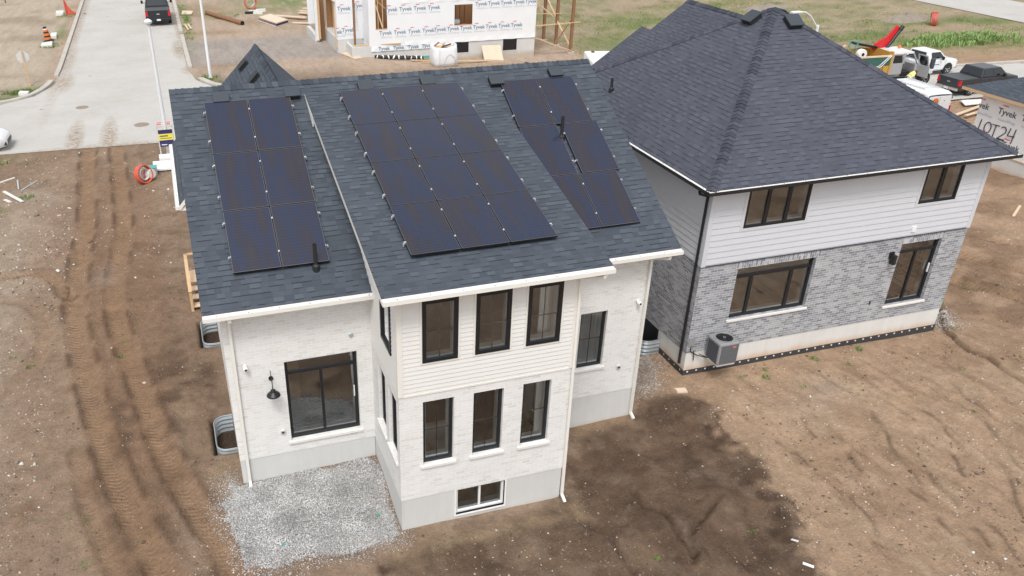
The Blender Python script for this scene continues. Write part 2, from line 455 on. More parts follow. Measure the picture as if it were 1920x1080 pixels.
def window(house, F, u0, u1, z0, z1, recess=0.09, divs=(), rails=(), grid=None, sill=True, fw=0.075, glass='glass', reveal='wbrick',
           frame='black', proud=0.0, ledge=True, name='window', mw=0.07, silld='sill', door=False, surround=None):
    """framed window set in a wall; returns the frame object (a child of house) with pane, sill, grille under it"""
    f = MB()
    do = proud if proud else -recess           # outer face of the frame
    di = do - 0.07
    f.obox(F, u0, u1, z0, z0 + fw, di, do, frame); f.obox(F, u0, u1, z1 - fw, z1, di, do, frame)
    f.obox(F, u0, u0 + fw, z0 + fw, z1 - fw, di, do, frame); f.obox(F, u1 - fw, u1, z0 + fw, z1 - fw, di, do, frame)
    zt = z1 - fw
    for r in rails:
        f.obox(F, u0 + fw, u1 - fw, r - mw / 2, r + mw / 2, di, do - 0.004, frame); zt = r - mw / 2
    for dv in divs:
        f.obox(F, dv - mw / 2, dv + mw / 2, z0 + fw, zt, di, do - 0.006, frame)
    fo = f.build(name, house, bevel=0.006)
    g = MB()
    xs = [u0 + fw] + sorted(divs) + [u1 - fw]
    O, U, N = F
    dg = do - 0.045
    def gp(a, b, c, d_):
        q = [O + U * a + Vector((0, 0, c)) + N * dg, O + U * b + Vector((0, 0, c)) + N * dg, O + U * b + Vector((0, 0, d_)) + N * dg, O + U * a + Vector((0, 0, d_)) + N * dg]
        g.face(q, glass)
    zb = z0 + fw
    for a, b in zip(xs, xs[1:]): gp(a, b, zb, zt if rails else z1 - fw)
    if rails: gp(u0 + fw, u1 - fw, rails[0] + mw / 2, z1 - fw)
    g.build('pane', fo)
    sp_ = MB(); w = .011
    cells = [(a + mw / 2 * (i > 0), b_ - mw / 2 * (i < len(xs) - 2), zb, (zt if rails else z1 - fw)) for i, (a, b_) in enumerate(zip(xs, xs[1:]))]
    if rails: cells.append((u0 + fw, u1 - fw, rails[0] + mw / 2, z1 - fw))
    for a, b_, c, d_ in cells:
        for (q0, q1, q2, q3) in ((a, b_, c, c + w), (a, b_, d_ - w, d_), (a, a + w, c + w, d_ - w), (b_ - w, b_, c + w, d_ - w)): sp_.obox(F, q0, q1, q2, q3, dg - .014, dg - .004, 'galv')
    sp_.build('glass_spacer', fo)
    if recess > 0 and not proud:
        r = MB(); t = 0.03
        r.obox(F, u0 - 0.002, u0, z0, z1, -recess - 0.02, -0.001, reveal); r.obox(F, u1, u1 + 0.002, z0, z1, -recess - 0.02, -0.001, reveal)
        r.obox(F, u0, u1, z1, z1 + 0.002, -recess - 0.02, -0.001, reveal); r.obox(F, u0, u1, z0 - 0.002, z0, -recess - 0.02, -0.001, reveal)
        r.build('reveal', fo)
    if ledge:
        l = MB(); dd = di - 0.002
        l.obox(F, u0 + 0.02, u1 - 0.02, z0 + 0.01, z0 + fw + .035, dd - 0.16, dd, 'trimw')
        l.obox(F, u0 + 0.005, u0 + fw + .005, z0 + fw + .035, z1, dd - 0.16, dd, 'trimw'); l.obox(F, u1 - fw - .02, u1 - 0.005, z0 + fw + .035, z1, dd - 0.16, dd, 'trimw')
        l.build('inner_ledge', fo)
    if grid:
        gr = MB(); w = 0.011
        for gx in grid[0]: gr.obox(F, gx - w, gx + w, zb, z1 - fw, dg - 0.012, dg - 0.004, frame)
        for gz in grid[1]: gr.obox(F, u0 + fw, u1 - fw, gz - w, gz + w, dg - 0.012, dg - 0.005, 'pedge')
        gr.build('grille', fo)
    if sill:
        s = MB(); s.obox(F, u0 - 0.06, u1 + 0.06, z0 - 0.075, z0 - 0.004, -recess, 0.05, silld); s.build('sill', fo, bevel=0.006)
    if surround:
        s = MB(); w = 0.09
        s.obox(F, u0 - w, u0, z0 - w, z1, 0.0, 0.028, surround); s.obox(F, u1, u1 + w, z0 - w, z1, 0.0, 0.028, surround)
        s.obox(F, u0, u1, z0 - w, z0, 0.0, 0.028, surround); s.build('window_trim', fo)
    if door:
        h = MB(); a = door
        h.obox(F, a - 0.012, a + 0.012, z0 + 0.95, z0 + 1.25, do, do + 0.05, 'trimw'); h.build('door_handle', fo, bevel=0.004)
    return fo

def roof_slab(mb, poly, top, side, thick=0.115):
    mb.prism(poly, (0, 0, -thick), top, side=side, bottom=side)

def ridge_caps(name, parent, p0, p1, n1, n2, mat, step=0.15, half=0.16):
    """overlapping bent cap shingles along a ridge or hip line, n1/n2 = in-plane directions down each side"""
    p0, p1, n1, n2 = Vector(p0), Vector(p1), Vector(n1).normalized(), Vector(n2).normalized()
    L = (p1 - p0).length; d = (p1 - p0) / L; up = (-(n1 + n2)).normalized()
    mb = MB(); k = 0; s = 0.0
    while s < L - 0.02:
        e = min(s + step + 0.05, L)
        j = RNG.uniform(-0.008, 0.008)
        a0 = p0 + d * s + up * 0.045; a1 = p0 + d * e + up * 0.022
        h = half
        A = [a0 + n1 * h - up * 0.012 + up * j, a0 + up * j, a0 + n2 * h - up * 0.012 + up * j]; B = [a1 + n1 * h - up * 0.012, a1, a1 + n2 * h - up * 0.012]
        dn = -up * 0.03
        C = [p + dn for p in A]
        mb.mesh(A + B + C, [(0, 1, 4, 3), (1, 2, 5, 4), (0, 6, 7, 1), (1, 7, 8, 2), (0, 3, 6), (2, 8, 5)], mat)
        s += step; k += 1
    return mb.build(name, parent)

def gutter(parent, p0, p1, out, body, lid, name='gutter', drop=0.105):
    """box gutter: p0-p1 is the roof's lower edge, out the outward direction"""
    p0, p1, out = Vector(p0), Vector(p1), Vector(out)
    z = Vector((0, 0, 1)); g = MB()
    def bx(a, b, d0, d1, z0, z1, mat):
        g.mesh([p + out * d + z * h for p in (a, b) for h in (z0, z1) for d in (d0, d1)],
               [(0, 1, 3, 2), (4, 6, 7, 5), (0, 4, 5, 1), (2, 3, 7, 6), (0, 2, 6, 4), (1, 5, 7, 3)], mat)
    bx(p0, p1, 0.10, 0.112, -drop, -0.012, body)
    bx(p0, p1, 0.005, 0.10, -drop, -drop + 0.02, body)
    e = (p1 - p0).normalized()
    bx(p0, p0 + e * 0.012, 0.005, 0.10, -drop + 0.02, -0.014, body); bx(p1 - e * 0.012, p1, 0.005, 0.10, -drop + 0.02, -0.014, body)
    go = g.build(name, parent)
    g = MB()
    bx(p0 + e * 0.013, p1 - e * 0.013, 0.0, 0.098, -0.04, -0.022, lid)
    L = (p1 - p0).length; k = 0.3
    while k < L:
        q = p0 + e * k
        g.mesh([q + out * d + z * -0.0215 + e * w for d in (0.02, 0.055) for w in (-0.014, 0.014)], [(0, 1, 3, 2)], 'ventgrey'); k += 0.66
    g.build('gutter_guard', go)
    return go

def downspout(parent, pts, mat, w=0.048, name='downspout'):
    mb = MB(); mb.tube(pts, w, mat, n=4, rot=math.pi / 4)
    o = mb.build(name, parent)
    return o

# ------------------------------------------------------------------ the ground
CP = np.array([(-3.3, 0, -.70), (-2, -2, -.74), (-1.2, -.4, -.66), (-.1, -.2, -.60), (0, -2.5, -.90), (2, -2.6, -.91), (4, -2.5, -.93), (5.4, 0, -.97), (7.3, 0, -.92),
    (9.5, 1.1, -.76), (9, 4, -.72), (14, 1, -.77), (18.8, 1, -.83), (9, -5, -1.02), (4, -8, -1.05), (0, -6, -1.0), (-8, -5, -.95), (-8, 3, -.78), (-8, 12, -.66), (-8, 20, -.62), (0, 24, -.6),
    (-3.6, 4, -.70), (-3.6, 9, -.70), (20, 12, -.72), (28, 5, -.72), (30, -5, -.95), (33, 10, -.62), (15, -12, -1.2), (-15, -12, -1.1), (40, 0, -.7), (60, 20, -.66), (50, 24, -.66), (32, 26, -.66),
    (9, 44, -.62), (14, 43, -.85), (18, 43, -1.2), (22.5, 43, -1.52), (22, 46, -1.45), (27, 45, -1.1), (15, 38, -.78), (23, 38, -1.0), (-5, 32, -.66), (5, 31, -.66), (-12, 32, -.66), (15, 30, -.66),
    (3, 50, -.62), (3, 62, -.6), (-18, 50, -.6), (-15, 70, -.6), (-7, 45, -.66), (-7, 60, -.66), (-7, 90, -.66), (40, 45, -.7), (60, 60, -.7), (80, 80, -.7), (10, 90, -.7), (-60, 30, -.66), (100, 30, -.7),
    (-60, 100, -.7), (60, -40, -1.2), (-40, -40, -1.2), (10, -40, -1.3), (200, 200, -.7), (-200, 200, -.7), (0, 300, -.7)], float)
def hbase(x, y):
    x = np.asarray(x, float); y = np.asarray(y, float)
    num = np.zeros_like(x); den = np.zeros_like(x)
    for cx, cy, cz in CP:
        w = 1.0 / (((x - cx) ** 2 + (y - cy) ** 2) + 0.35) ** 1.7
        num += w * cz; den += w
    return num / den
def hashn(ix, iy, seed):
    h = (ix.astype(np.int64) * 374761393 + iy.astype(np.int64) * 668265263 + seed * 974634777) & 0xFFFFFFFF
    h = ((h ^ (h >> 13)) * 1274126177) & 0xFFFFFFFF
    return ((h ^ (h >> 16)) & 0xFFFF) / 65535.0
def vnoise(x, y, s, seed=0):
    x = x / s; y = y / s; ix = np.floor(x); iy = np.floor(y); fx = x - ix; fy = y - iy
    fx = fx * fx * (3 - 2 * fx); fy = fy * fy * (3 - 2 * fy)
    a = hashn(ix, iy, seed); b = hashn(ix + 1, iy, seed); c = hashn(ix, iy + 1, seed); d = hashn(ix + 1, iy + 1, seed)
    return (a * (1 - fx) + b * fx) * (1 - fy) + (c * (1 - fx) + d * fx) * fy
def fbm(x, y, s, seed=0, o=4, g=0.5):
    t = 0; a = 1; n = 0
    for i in range(o): t = t + a * vnoise(x, y, s / 2 ** i, seed + i * 17); n += a; a *= g
    return t / n
def sst(a, b, x): t = np.clip((x - a) / (b - a), 0, 1); return t * t * (3 - 2 * t)
def polydist(x, y, pl):
    """distance to polyline and arc length there"""
    best = np.full(x.shape, 1e9); arc = np.zeros(x.shape); side = np.zeros(x.shape); L = 0
    for (ax, ay), (bx, by) in zip(pl, pl[1:]):
        dx, dy = bx - ax, by - ay; l = math.hypot(dx, dy)
        t = np.clip(((x - ax) * dx + (y - ay) * dy) / (l * l), 0, 1)
        d = np.hypot(x - ax - t * dx, y - ay - t * dy)
        m = d < best
        best = np.where(m, d, best); arc = np.where(m, L + t * l, arc)
        side = np.where(m, np.sign((x - ax) * dy - (y - ay) * dx), side); L += l
    return best, arc, side
def smoothpl(pl, it=3):
    for _ in range(it):
        q = [pl[0]]
        for a, b in zip(pl, pl[1:]):
            q += [(a[0] * .75 + b[0] * .25, a[1] * .75 + b[1] * .25), (a[0] * .25 + b[0] * .75, a[1] * .25 + b[1] * .75)]
        q.append(pl[-1]); pl = q
    return pl
def inpoly(x, y, poly):
    r = np.zeros(x.shape, bool); n = len(poly)
    for i in range(n):
        x1, y1 = poly[i]; x2, y2 = poly[(i + 1) % n]
        c = ((y1 > y) != (y2 > y)) & (x < (x2 - x1) * (y - y1) / (y2 - y1 + 1e-12) + x1)
        r ^= c
    return r
def sdist(x, y, poly):
    d, _, _ = polydist(x, y, poly + [poly[0]]); return np.where(inpoly(x, y, poly), -d, d)

# wheel and crawler tracks pressed into the soil (centre line, half width, depth, brownness)
TRACKS = [([(-8.2, 30), (-7.98, 22.3), (-7.71, 17.8), (-7.85, 14.7), (-7.85, 12.4), (-7.74, 9.6), (-7.32, 6.7), (-6.81, 3.8), (-6.34, 1.4), (-5.79, -.7), (-5.33, -2.05), (-4.9, -3.4), (-4.2, -6.5)], .33, .05, 1.0),
    ([(-6.9, 30), (-6.53, 21.9), (-6.26, 17.4), (-6.46, 13.8), (-6.62, 11.2), (-6.33, 8.4), (-5.85, 6.0), (-5.48, 3.7), (-5.04, 1.4), (-4.5, -.4), (-4.01, -2.0), (-3.6, -3.4), (-2.8, -6.5)], .31, .05, 1.0),
    ([(-14.0, 11.8), (-11.5, 13.4), (-9.6, 14.0), (-8.6, 13.2), (-8.1, 11.4)], .24, .05, .8),
    ([(-14.0, 9.8), (-11.5, 11.4), (-9.8, 11.9), (-8.8, 10.6), (-8.5, 8.3), (-9.1, 6.3), (-10.8, 4.4), (-13, 3.0)], .24, .035, .35),
    ([(-7.3, 2.6), (-7.0, .6), (-6.6, -.9), (-6.1, -2.4), (-5.4, -4.6)], .20, .03, .6),
    ([(26, 3.4), (21.2, 5.0), (23.4, 8.6), (27, 10.6)], .01, .0, .0),
    ([(34, -3.5), (27.0, -0.6), (23.5, 1.6), (21.6, 4.6), (21.6, 9)], .34, .09, .9),
    ([(35, -1.6), (28.2, 1.2), (25.2, 3.2), (23.6, 6.2), (23.4, 10)], .34, .09, .9),
    ([(36, .8), (29.4, 3.4), (26.8, 5.2), (25.4, 8.4), (25.2, 12)], .3, .07, .6)]
TRACKS = [(smoothpl(p, 3), w, d, b) for p, w, d, b in TRACKS if w > .05]
CRACKS = [[(19.01, 0.6), (18.82, -.3), (19.1, -.75), (18.94, -1.5), (19.0, -2.4)], [(20.2, 2.2), (19.4, 1.5), (19.0, .6)],
    [(5.97, -5.3), (6.31, -4.55), (6.8, -4.21), (7.75, -3.58)], [(5.83, -2.8), (5.83, -3.39), (6.1, -3.79), (6.07, -4.5), (6.09, -5.1)], [(3.98, -2.75), (4.2, -3.47), (4.53, -3.97), (4.51, -4.45), (4.5, -5.2)]]
FURROW = [[(13.69, -2.0), (13.2, -3.16), (12.94, -3.95), (12.86, -4.61)], [(12.45, -4.71), (12.27, -5.9), (11.94, -6.95)], [(13.26, -4.5), (12.97, -5.63)], [(13.5, -5.46), (13.2, -6.39), (13.05, -7.29)], [(12.07, -2.57), (11.73, -3.81)], [(10.69, -3.25), (10.87, -4.0)], [(14.37, -3.96), (14.07, -4.81)],
    [(12.87, -6.09), (12.5, -7.3)], [(10.33, -5.9), (10.57, -6.34)], [(16.33, -3.32), (15.66, -4.98)], [(10.86, -4.54), (10.55, -5.77)], [(15.2, -1.67), (15.07, -2.94), (14.87, -3.84)], [(10.45, -2.24), (10.66, -3.65), (10.6, -4.86)], [(14.99, -5.2), (14.34, -6.2)], [(16.9, -1.5), (16.7, -3.0)], [(11.6, -1.6), (11.5, -2.4)]]
DARK = [(3.9, -2.4), (5.41, -.1), (7.34, 0.09), (7.9, 0.58), (8.73, 0.41), (9.3, -0.15), (9.35, -1.07), (9.35, -1.86), (9.5, -2.53), (9.28, -3.63), (9.3, -4.16), (9.01, -4.75), (8.66, -5.47), (8.43, -6.21), (8.3, -9), (1.5, -9), (.5, -5.5), (-.8, -3.6), (0, -2.9), (2, -2.8)]
GRAVEL = [(-3.75, .3), (-3.9, -.6), (-3.75, -1.7), (-3.45, -2.6), (-2.9, -2.95), (-2.2, -2.75), (-1.2, -2.95), (-.3, -2.8), (0.0, -2.55), (0.0, 0.0), (-3.3, 0.0)]

def height(x, y, fine=True):
    h = hbase(x, y)
    road = np.maximum(sst(26, 28.5, y) * (1 - sst(38, 40, y)), sst(-13, -11, x) * (1 - sst(-2, 0, x)) * sst(38, 40, y))
    road = np.maximum(road, sst(65.5, 66.8, x) * (1 - sst(76, 77.5, x)) * sst(18, 21, y))
    near = (1 - sst(25, 60, np.hypot(x - 5, y - 2)))
    n1 = fbm(x, y, 2.6, 1, 4) - .5; n2 = fbm(x, y, .55, 9, 3) - .5
    hs = sst(.25, 1.2, np.minimum.reduce([np.maximum(np.maximum(-3.4 - x, x - 7.4), np.maximum(-y, y - 14)), np.maximum(np.maximum(-x, x - 4), np.maximum(-2.5 - y, y)), np.maximum(np.maximum(9.5 - x, x - 18.9), np.maximum(1.1 - y, y - 15))]) + .2)
    ea = sst(8.5, 10.5, x) * (1 - sst(19, 21, x))
    h = h + (n1 * (.20 - .165 * ea) * hs + (n2 * (.055 - .025 * ea) + (fbm(x, y, .22, 19, 2) - .5) * .030) * (.3 + .7 * hs)) * (1 - road)
    if fine:
        for pl, w, d, b in TRACKS:
            dd, s, sd = polydist(x, y, pl)
            g = np.exp(-(dd / w) ** 4)
            h = h - d * g + d * .75 * np.exp(-((dd - w * 1.35) / (w * .35)) ** 2)
        for pl in CRACKS:
            dd, s, sd = polydist(x, y, pl); h = h - .12 * np.exp(-(dd / .06) ** 2) + .05 * np.exp(-((dd - .16) / .1) ** 2)
        for pl in FURROW:
            dd, s, sd = polydist(x + .06 * np.sin(y * 5), y, pl); h = h - .022 * np.exp(-(dd / .045) ** 2) * sst(.25, .6, vnoise(x, y, .4, 5)) + .012 * np.exp(-((dd - .13) / .07) ** 2) * vnoise(x, y, .3, 6)
        ds = sdist(x, y, DARK)
        h = h + (1 - sst(-.6, -.1, ds)) * ((fbm(x, y, .42, 87, 3) - .5) * .15 + (fbm(x, y, 1.4, 88, 2) - .5) * .22)
    if fine:
        h = h + .10 * np.exp(-((ds + .15) / .28) ** 2) * (.4 + vnoise(x, y, .35, 3)) * sst(7.4, 8.2, x)
        h = h + np.where((x < -8), (fbm(x, y, .9, 31, 3) - .5) * .14, 0)
        rs = sst(19.5, 21.5, x) * (1 - sst(12, 15, y)); h = h + rs * (fbm(x, y, .8, 77, 3) - .5) * .22
    h = np.where(road > .0, h * (1 - road) + (-.615) * road, h)
    for x0, x1, y0, y1, zz in ((-3.89, -3.2, 1.34, 2.89, -1.12), (-3.89, -3.2, 6.75, 8.47, -1.12), (8.90, 9.7, 2.45, 4.02, -1.1)):
        h = np.where((x > x0) & (x < x1) & (y > y0) & (y < y1), zz + .1 * n2, h)
    return h
def H(x, y): return float(height(np.array([float(x)]), np.array([float(y)]))[0])

def spaced(a0, a1, step, lo, hi, grow):
    a = list(np.arange(a0, a1 + 1e-6, step)); s = step; v = a[-1]
    while v < hi: s *= grow; v += s; a.append(v)
    s = step; v = a0; b = []
    while v > lo: s *= grow; v -= s; b.append(v)
    return np.array(b[::-1] + a)
gx = spaced(-13, 21, .08, -420, 520, 1.035); gy = spaced(-7.2, 14, .08, -60, 700, 1.028)
X, Y = np.meshgrid(gx, gy); Z = height(X, Y)
nx, ny = len(gx), len(gy)
# soil colour (linear albedo), moist and dry soils, sand, gravelled drive, weeds
def cmix(c, d, f): return c * (1 - f[..., None]) + np.array(d) * f[..., None]
C = np.zeros(X.shape + (3,)) + np.array((.235, .175, .130))
nA = fbm(X, Y, 3.2, 41, 4); nB = fbm(X, Y, .7, 51, 3); nC = fbm(X * .45, Y * 1.0, 1.1, 61, 3)
C = cmix(C, (.300, .235, .182), sst(.40, .66, nA) * .8)
C = cmix(C, (.150, .105, .076), sst(.56, .76, nB) * .5)
east = sst(6.5, 9.5, X) ; C = cmix(C, (.350, .255, .183), east * .92)
C = cmix(C, (.27, .186, .128), east * sst(.5, .7, nC) * .4)
C = cmix(C, (.39, .29, .21), east * sst(.48, .7, nA) * .6)
lw = (1 - sst(-7.6, -6.6, X + .08 * (Y - 5))) * (1 - sst(18, 24, Y)); C = cmix(C, (.335, .280, .228), lw * .95 * sst(.2, .55, nB + .15))
C = cmix(C, (.205, .130, .085), sst(-10.5, -8.6, X) * (1 - sst(-5.4, -4.6, X)) * (1 - sst(20, 27, Y)) * .5)
for pl, w, d, b in TRACKS:
    dd, s, sd = polydist(X, Y, pl)
    C = cmix(C, (.275, .185, .120), np.exp(-(dd / (w * 1.05)) ** 4) * .7 * b)
    C = cmix(C, (.095, .060, .042), np.exp(-((dd - w * 1.2) / .09) ** 2) * .75 * b * sst(.38, .62, fbm(X, Y, .8, 191, 4)))
# moist dark patches left of the white house
for cx, cy, rx, ry in ((-4.55, 5.2, .95, 2.6), (-5.0, 1.2, .35, 2.4), (-3.85, 4.6, .25, 2.2), (-6.2, 3.2, .3, 1.6), (-2.9, -4.6, 2.0, .8), (-5.9, -3.6, 1.8, .9)):
    f = np.exp(-(((X - cx) / rx) ** 2 + ((Y - cy) / ry) ** 2) ** 1.5); C = cmix(C, (.095, .064, .046), f * .75 * sst(.3, .62, fbm(X, Y, .7, 195, 4)))
ds = sdist(X + (nB - .5) * .7 + (fbm(X, Y, .25, 77, 3) - .5) * .9, Y + (nA - .5) * .6, DARK)
fD = (1 - sst(-.45, .18, ds)); C = cmix(C, (.125, .088, .064), fD * .92)
C = cmix(C, (.063, .042, .031), fD * sst(.48, .72, nB * .6 + nA * .4) * .35)
C = cmix(C, (.185, .135, .098), fD * sst(.50, .72, fbm(X, Y, 1.2, 71, 3)) * .75)
C = cmix(C, (.060, .041, .031), fD * (1 - sst(-.8, -.25, ds)) * 0 + np.exp(-((ds + .35) / .3) ** 2) * sst(6.8, 8, X) * .6)
dh = np.maximum(np.maximum(-.2 - X, X - 4.2), np.maximum(-3.1 - Y, Y)); C = cmix(C, (.30, .235, .165), np.exp(-((dh - .05) / .22) ** 2) * (Y < -2.3) * .6)
C = cmix(C, (.26, .19, .13), np.exp(-((Y + .15) / .3) ** 2) * (X > 4) * (X < 7.3) * .7)
C = cmix(C, (.30, .235, .17), np.exp(-((X + 3.75) / .3) ** 2) * np.exp(-((Y - .7) / .9) ** 2) * .7)
# slurry-grey drying stains
for cx, cy, r in ((13.2, -.7, .8), (12.2, -1.2, .6), (-6.9, 12.4, .5), (-6.8, 13.4, .35), (-10.4, 22, .9), (-9.3, 21, .8)):
    C = cmix(C, (.36, .34, .31), np.exp(-(((X - cx) ** 2 + (Y - cy) ** 2) / r ** 2) ** 1.2) * .45 * nB)
# right yard churned soil
rs = sst(19.8, 21.5, X) * (1 - sst(13, 16, Y)); C = cmix(C, (.15, .102, .070), rs * sst(.42, .62, fbm(X, Y * 1.5, 1.6, 83, 3)) * .5)
# beyond the first street
far = sst(39, 43, Y) * 1.0
sand = fbm(X * .5, Y * 1.6, 3.0, 91, 4)
C = cmix(C, (.42, .328, .252), far * .9); C = cmix(C, (.31, .225, .150), far * sst(.45, .7, sand) * .8)
west = far * (1 - sst(-12.5, -11, X)); C = cmix(C, (.43, .365, .285), west * .85); C = cmix(C, (.28, .22, .16), west * sst(.48, .66, sand) * .7)
mid = (1 - sst(25, 28, Y)) * sst(15, 20, Y) * sst(-3, 0, -X + 0); 
dr = sst(44.4, 45.0, Y + (nA - .5)) * (1 - sst(52.6, 53.8, Y - (X + 2) * .0 + (nA - .5) * 1.5)) * sst(-2.6, -2.3, X) * (1 - sst(9.6, 10.4, X))
C = cmix(C, (.335, .300, .270), dr * .9); C = cmix(C, (.26, .225, .20), dr * sst(.5, .7, nB) * .4)
field = np.maximum(sst(25, 31, X) * sst(33, 36, Y - (X - 30) * -.10), sst(66, 76, Y + (fbm(X, Y, 6, 15) - .5) * 14) * sst(6, 12, X))
field = np.maximum(field, sst(80, 90, Y + (nA - .5) * 12) * (1 - sst(-12, -10, X)) * .7)
wd = fbm(X * .55, Y * 1.2, 4.0, 101, 4)
C = cmix(C, (.30, .255, .165), field * .75)
C = cmix(C, (.225, .225, .105), field * sst(.42, .60, wd) * .65)
fw_ = fbm(X, Y, .9, 131, 3); C = cmix(C, (.13, .155, .06), field * sst(.5, .7, fw_) * .6); C = cmix(C, (.36, .30, .21), field * sst(.55, .75, fbm(X, Y, 1.4, 141, 3)) * .6)
C = cmix(C, (.115, .170, .050), field * sst(.58, .74, wd + (nB - .5) * .25) * .7)
C = cmix(C, (.36, .27, .19), field * sst(.60, .76, fbm(X * .5, Y, 5, 111, 3)) * .7)
# weeds by the curbs
for cx, cy, rx, ry, f in ((-12.2, 41.5, 1.5, .8, .7), (-11.9, 40.4, 1.6, .5, .8), (-11.7, 60, .5, 3, .6), (-1.4, 41.0, .8, .5, .7), (-1.7, 63.0, .35, 9, .75), (-12.2, 55, .5, 1.0, .6), (1.5, 64, 3, 1.2, .45), (-11.9, 68, 1, 1, .5), (9, 70, 6, 6, .8), (-12.6, 39.3, 2, .35, .8), (-13.0, 27.2, 2.0, .5, .4)):
    g = np.exp(-(((X - cx) / rx) ** 2 + ((Y - cy) / ry) ** 2)); C = cmix(C, (.13, .20, .055), g * f * sst(.3, .6, nB + .1))
for pl in FURROW + CRACKS[2:]:
    dd, s, sd = polydist(X + .06 * np.sin(Y * 5), Y, pl); C = cmix(C, (.062, .043, .031), np.exp(-(dd / .065) ** 2) * .6 * sst(.2, .5, vnoise(X, Y, .5, 5)))
for pl in CRACKS[:2]:
    dd, s, sd = polydist(X, Y, pl); C = cmix(C, (.09, .062, .045), np.exp(-(dd / .13) ** 2) * .85)
sx_, sy_ = X + Y * .18, Y - X * .18      # machine scrapes running down the right-hand bank
scr = fbm(sx_ * 4.5, sy_ * .8, .8, 151, 4); C = cmix(C, (.17, .115, .078), (X > 9.3) * sst(9.3, 10.5, X) * (1 - sst(-.5, 1.5, Y)) * sst(.56, .72, scr) * .38)
C = cmix(C, (.44, .345, .26), sst(9.0, 10.5, X) * (1 - sst(0, 2, Y)) * sst(.55, .7, fbm(sx_ * 2.0, sy_ * .8, 1.0, 161, 4)) * .35)
gs = sdist(X, Y, GRAVEL); C = cmix(C, (.40, .385, .365), (1 - sst(-.35, .05, gs)) * .85)
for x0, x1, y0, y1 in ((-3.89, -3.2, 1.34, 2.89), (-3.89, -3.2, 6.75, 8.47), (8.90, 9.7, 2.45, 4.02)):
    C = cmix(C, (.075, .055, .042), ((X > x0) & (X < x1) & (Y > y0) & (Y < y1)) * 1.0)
C = C * (1 + np.array((.06, 0, -.07)) * (1 - sst(30, 40, Y))[..., None])
C = cmix(C, (.052, .036, .027), (1 - sst(-.4, 0, ds)) * sst(.58, .72, fbm(X, Y, .38, 171, 3)) * .35)
C = cmix(C, (.21, .155, .115), (1 - sst(-.4, 0, ds)) * sst(.60, .74, fbm(X, Y, .45, 181, 3)) * .45)
C *= (.86 + .28 * fbm(X, Y, .33, 121, 2))[..., None]
me = bpy.data.meshes.new('ground')
verts = np.stack([X, Y, Z], -1).reshape(-1, 3)
ii = (np.arange(ny - 1)[:, None] * nx + np.arange(nx - 1)[None, :]).reshape(-1)
quads = np.stack([ii, ii + 1, ii + nx + 1, ii + nx], -1)
me.vertices.add(len(verts)); me.vertices.foreach_set('co', verts.astype(np.float32).ravel())
me.loops.add(len(quads) * 4); me.loops.foreach_set('vertex_index', quads.astype(np.int32).ravel())
me.polygons.add(len(quads)); me.polygons.foreach_set('loop_start', np.arange(0, len(quads) * 4, 4, dtype=np.int32)); me.polygons.foreach_set('loop_total', np.full(len(quads), 4, dtype=np.int32))
me.update(calc_edges=True); me.polygons.foreach_set('use_smooth', [True] * len(quads))
ca = me.color_attributes.new('Soil', 'FLOAT_COLOR', 'POINT')
ca.data.foreach_set('color', np.concatenate([C.clip(0, 1).reshape(-1, 3), np.ones((len(verts), 1))], 1).astype(np.float32).ravel())
msk = np.zeros(X.shape); arc = np.zeros(X.shape); lat = np.zeros(X.shape)
for pl, w, d, b in TRACKS:
    dd, s, sd = polydist(X, Y, pl); m = np.exp(-(dd / (w * 1.05)) ** 6) * b
    k = m > msk; msk = np.where(k, m, msk); arc = np.where(dd < w * 2.2, np.where(k | (msk < .01), s, arc), arc); lat = np.where(k, dd, lat)
for nm, arr in (('tread', msk), ('arc', arc), ('lat', lat)):
    a = me.attributes.new(nm, 'FLOAT', 'POINT'); a.data.foreach_set('value', arr.astype(np.float32).ravel())
t = NT('bare_soil')
o = t.coord('Object')
sc = t.n('ShaderNodeAttribute', attribute_name='Soil').outputs['Color']
tr = t.n('ShaderNodeAttribute', attribute_name='tread').outputs['Fac']; ar = t.n('ShaderNodeAttribute', attribute_name='arc').outputs['Fac']; la = t.n('ShaderNodeAttribute', attribute_name='lat').outputs['Fac']
n1 = t.noise(o, 3.2, 6, 0.68); n2 = t.noise(o, 16, 5, 0.7); n3 = t.noise(o, 42, 4, 0.75)
n4 = t.noise(o, 7.0, 6, 0.75)
k = t.math('ADD', t.math('ADD', t.math('MULTIPLY', n1, 0.7), t.math('MULTIPLY', n4, 0.9)), t.math('ADD', t.math('MULTIPLY_ADD', n2, 0.85, -0.38), t.math('MULTIPLY', n3, 0.62)))
hs = t.n('ShaderNodeHueSaturation'); t.put(hs.inputs['Color'], sc); t.put(hs.inputs['Value'], k)
cleat = t.math('SINE', t.math('MULTIPLY', t.math('ADD', ar, t.math('MULTIPLY', la, 0.55)), 2 * math.pi / 0.15))
brk = t.math('MULTIPLY', t.math('SUBTRACT', t.noise(o, 1.7, 4, 0.7), 0.36, clamp=True), 2.6, clamp=True)
cl = t.math('MULTIPLY', t.math('MULTIPLY', cleat, tr), t.math('MULTIPLY', brk, t.math('ADD', n2, 0.2)))
c2 = t.mix(t.math('MULTIPLY', t.math('MAXIMUM', t.math('MULTIPLY', cl, -1.0), 0.0), 0.42), hs.outputs[0], (0.075, 0.048, 0.033))
vor = t.n('ShaderNodeTexVoronoi'); vor.inputs['Scale'].default_value = 15; t.put(vor.inputs['Vector'], o)
peb = t.math('MULTIPLY', t.math('LESS_THAN', vor.outputs['Distance'], 0.2), t.math('GREATER_THAN', t.xyz(vor.outputs['Color'])[0], 0.86))
c3 = t.mix(t.math('MULTIPLY', peb, 0.6), c2, (0.42, 0.38, 0.33))
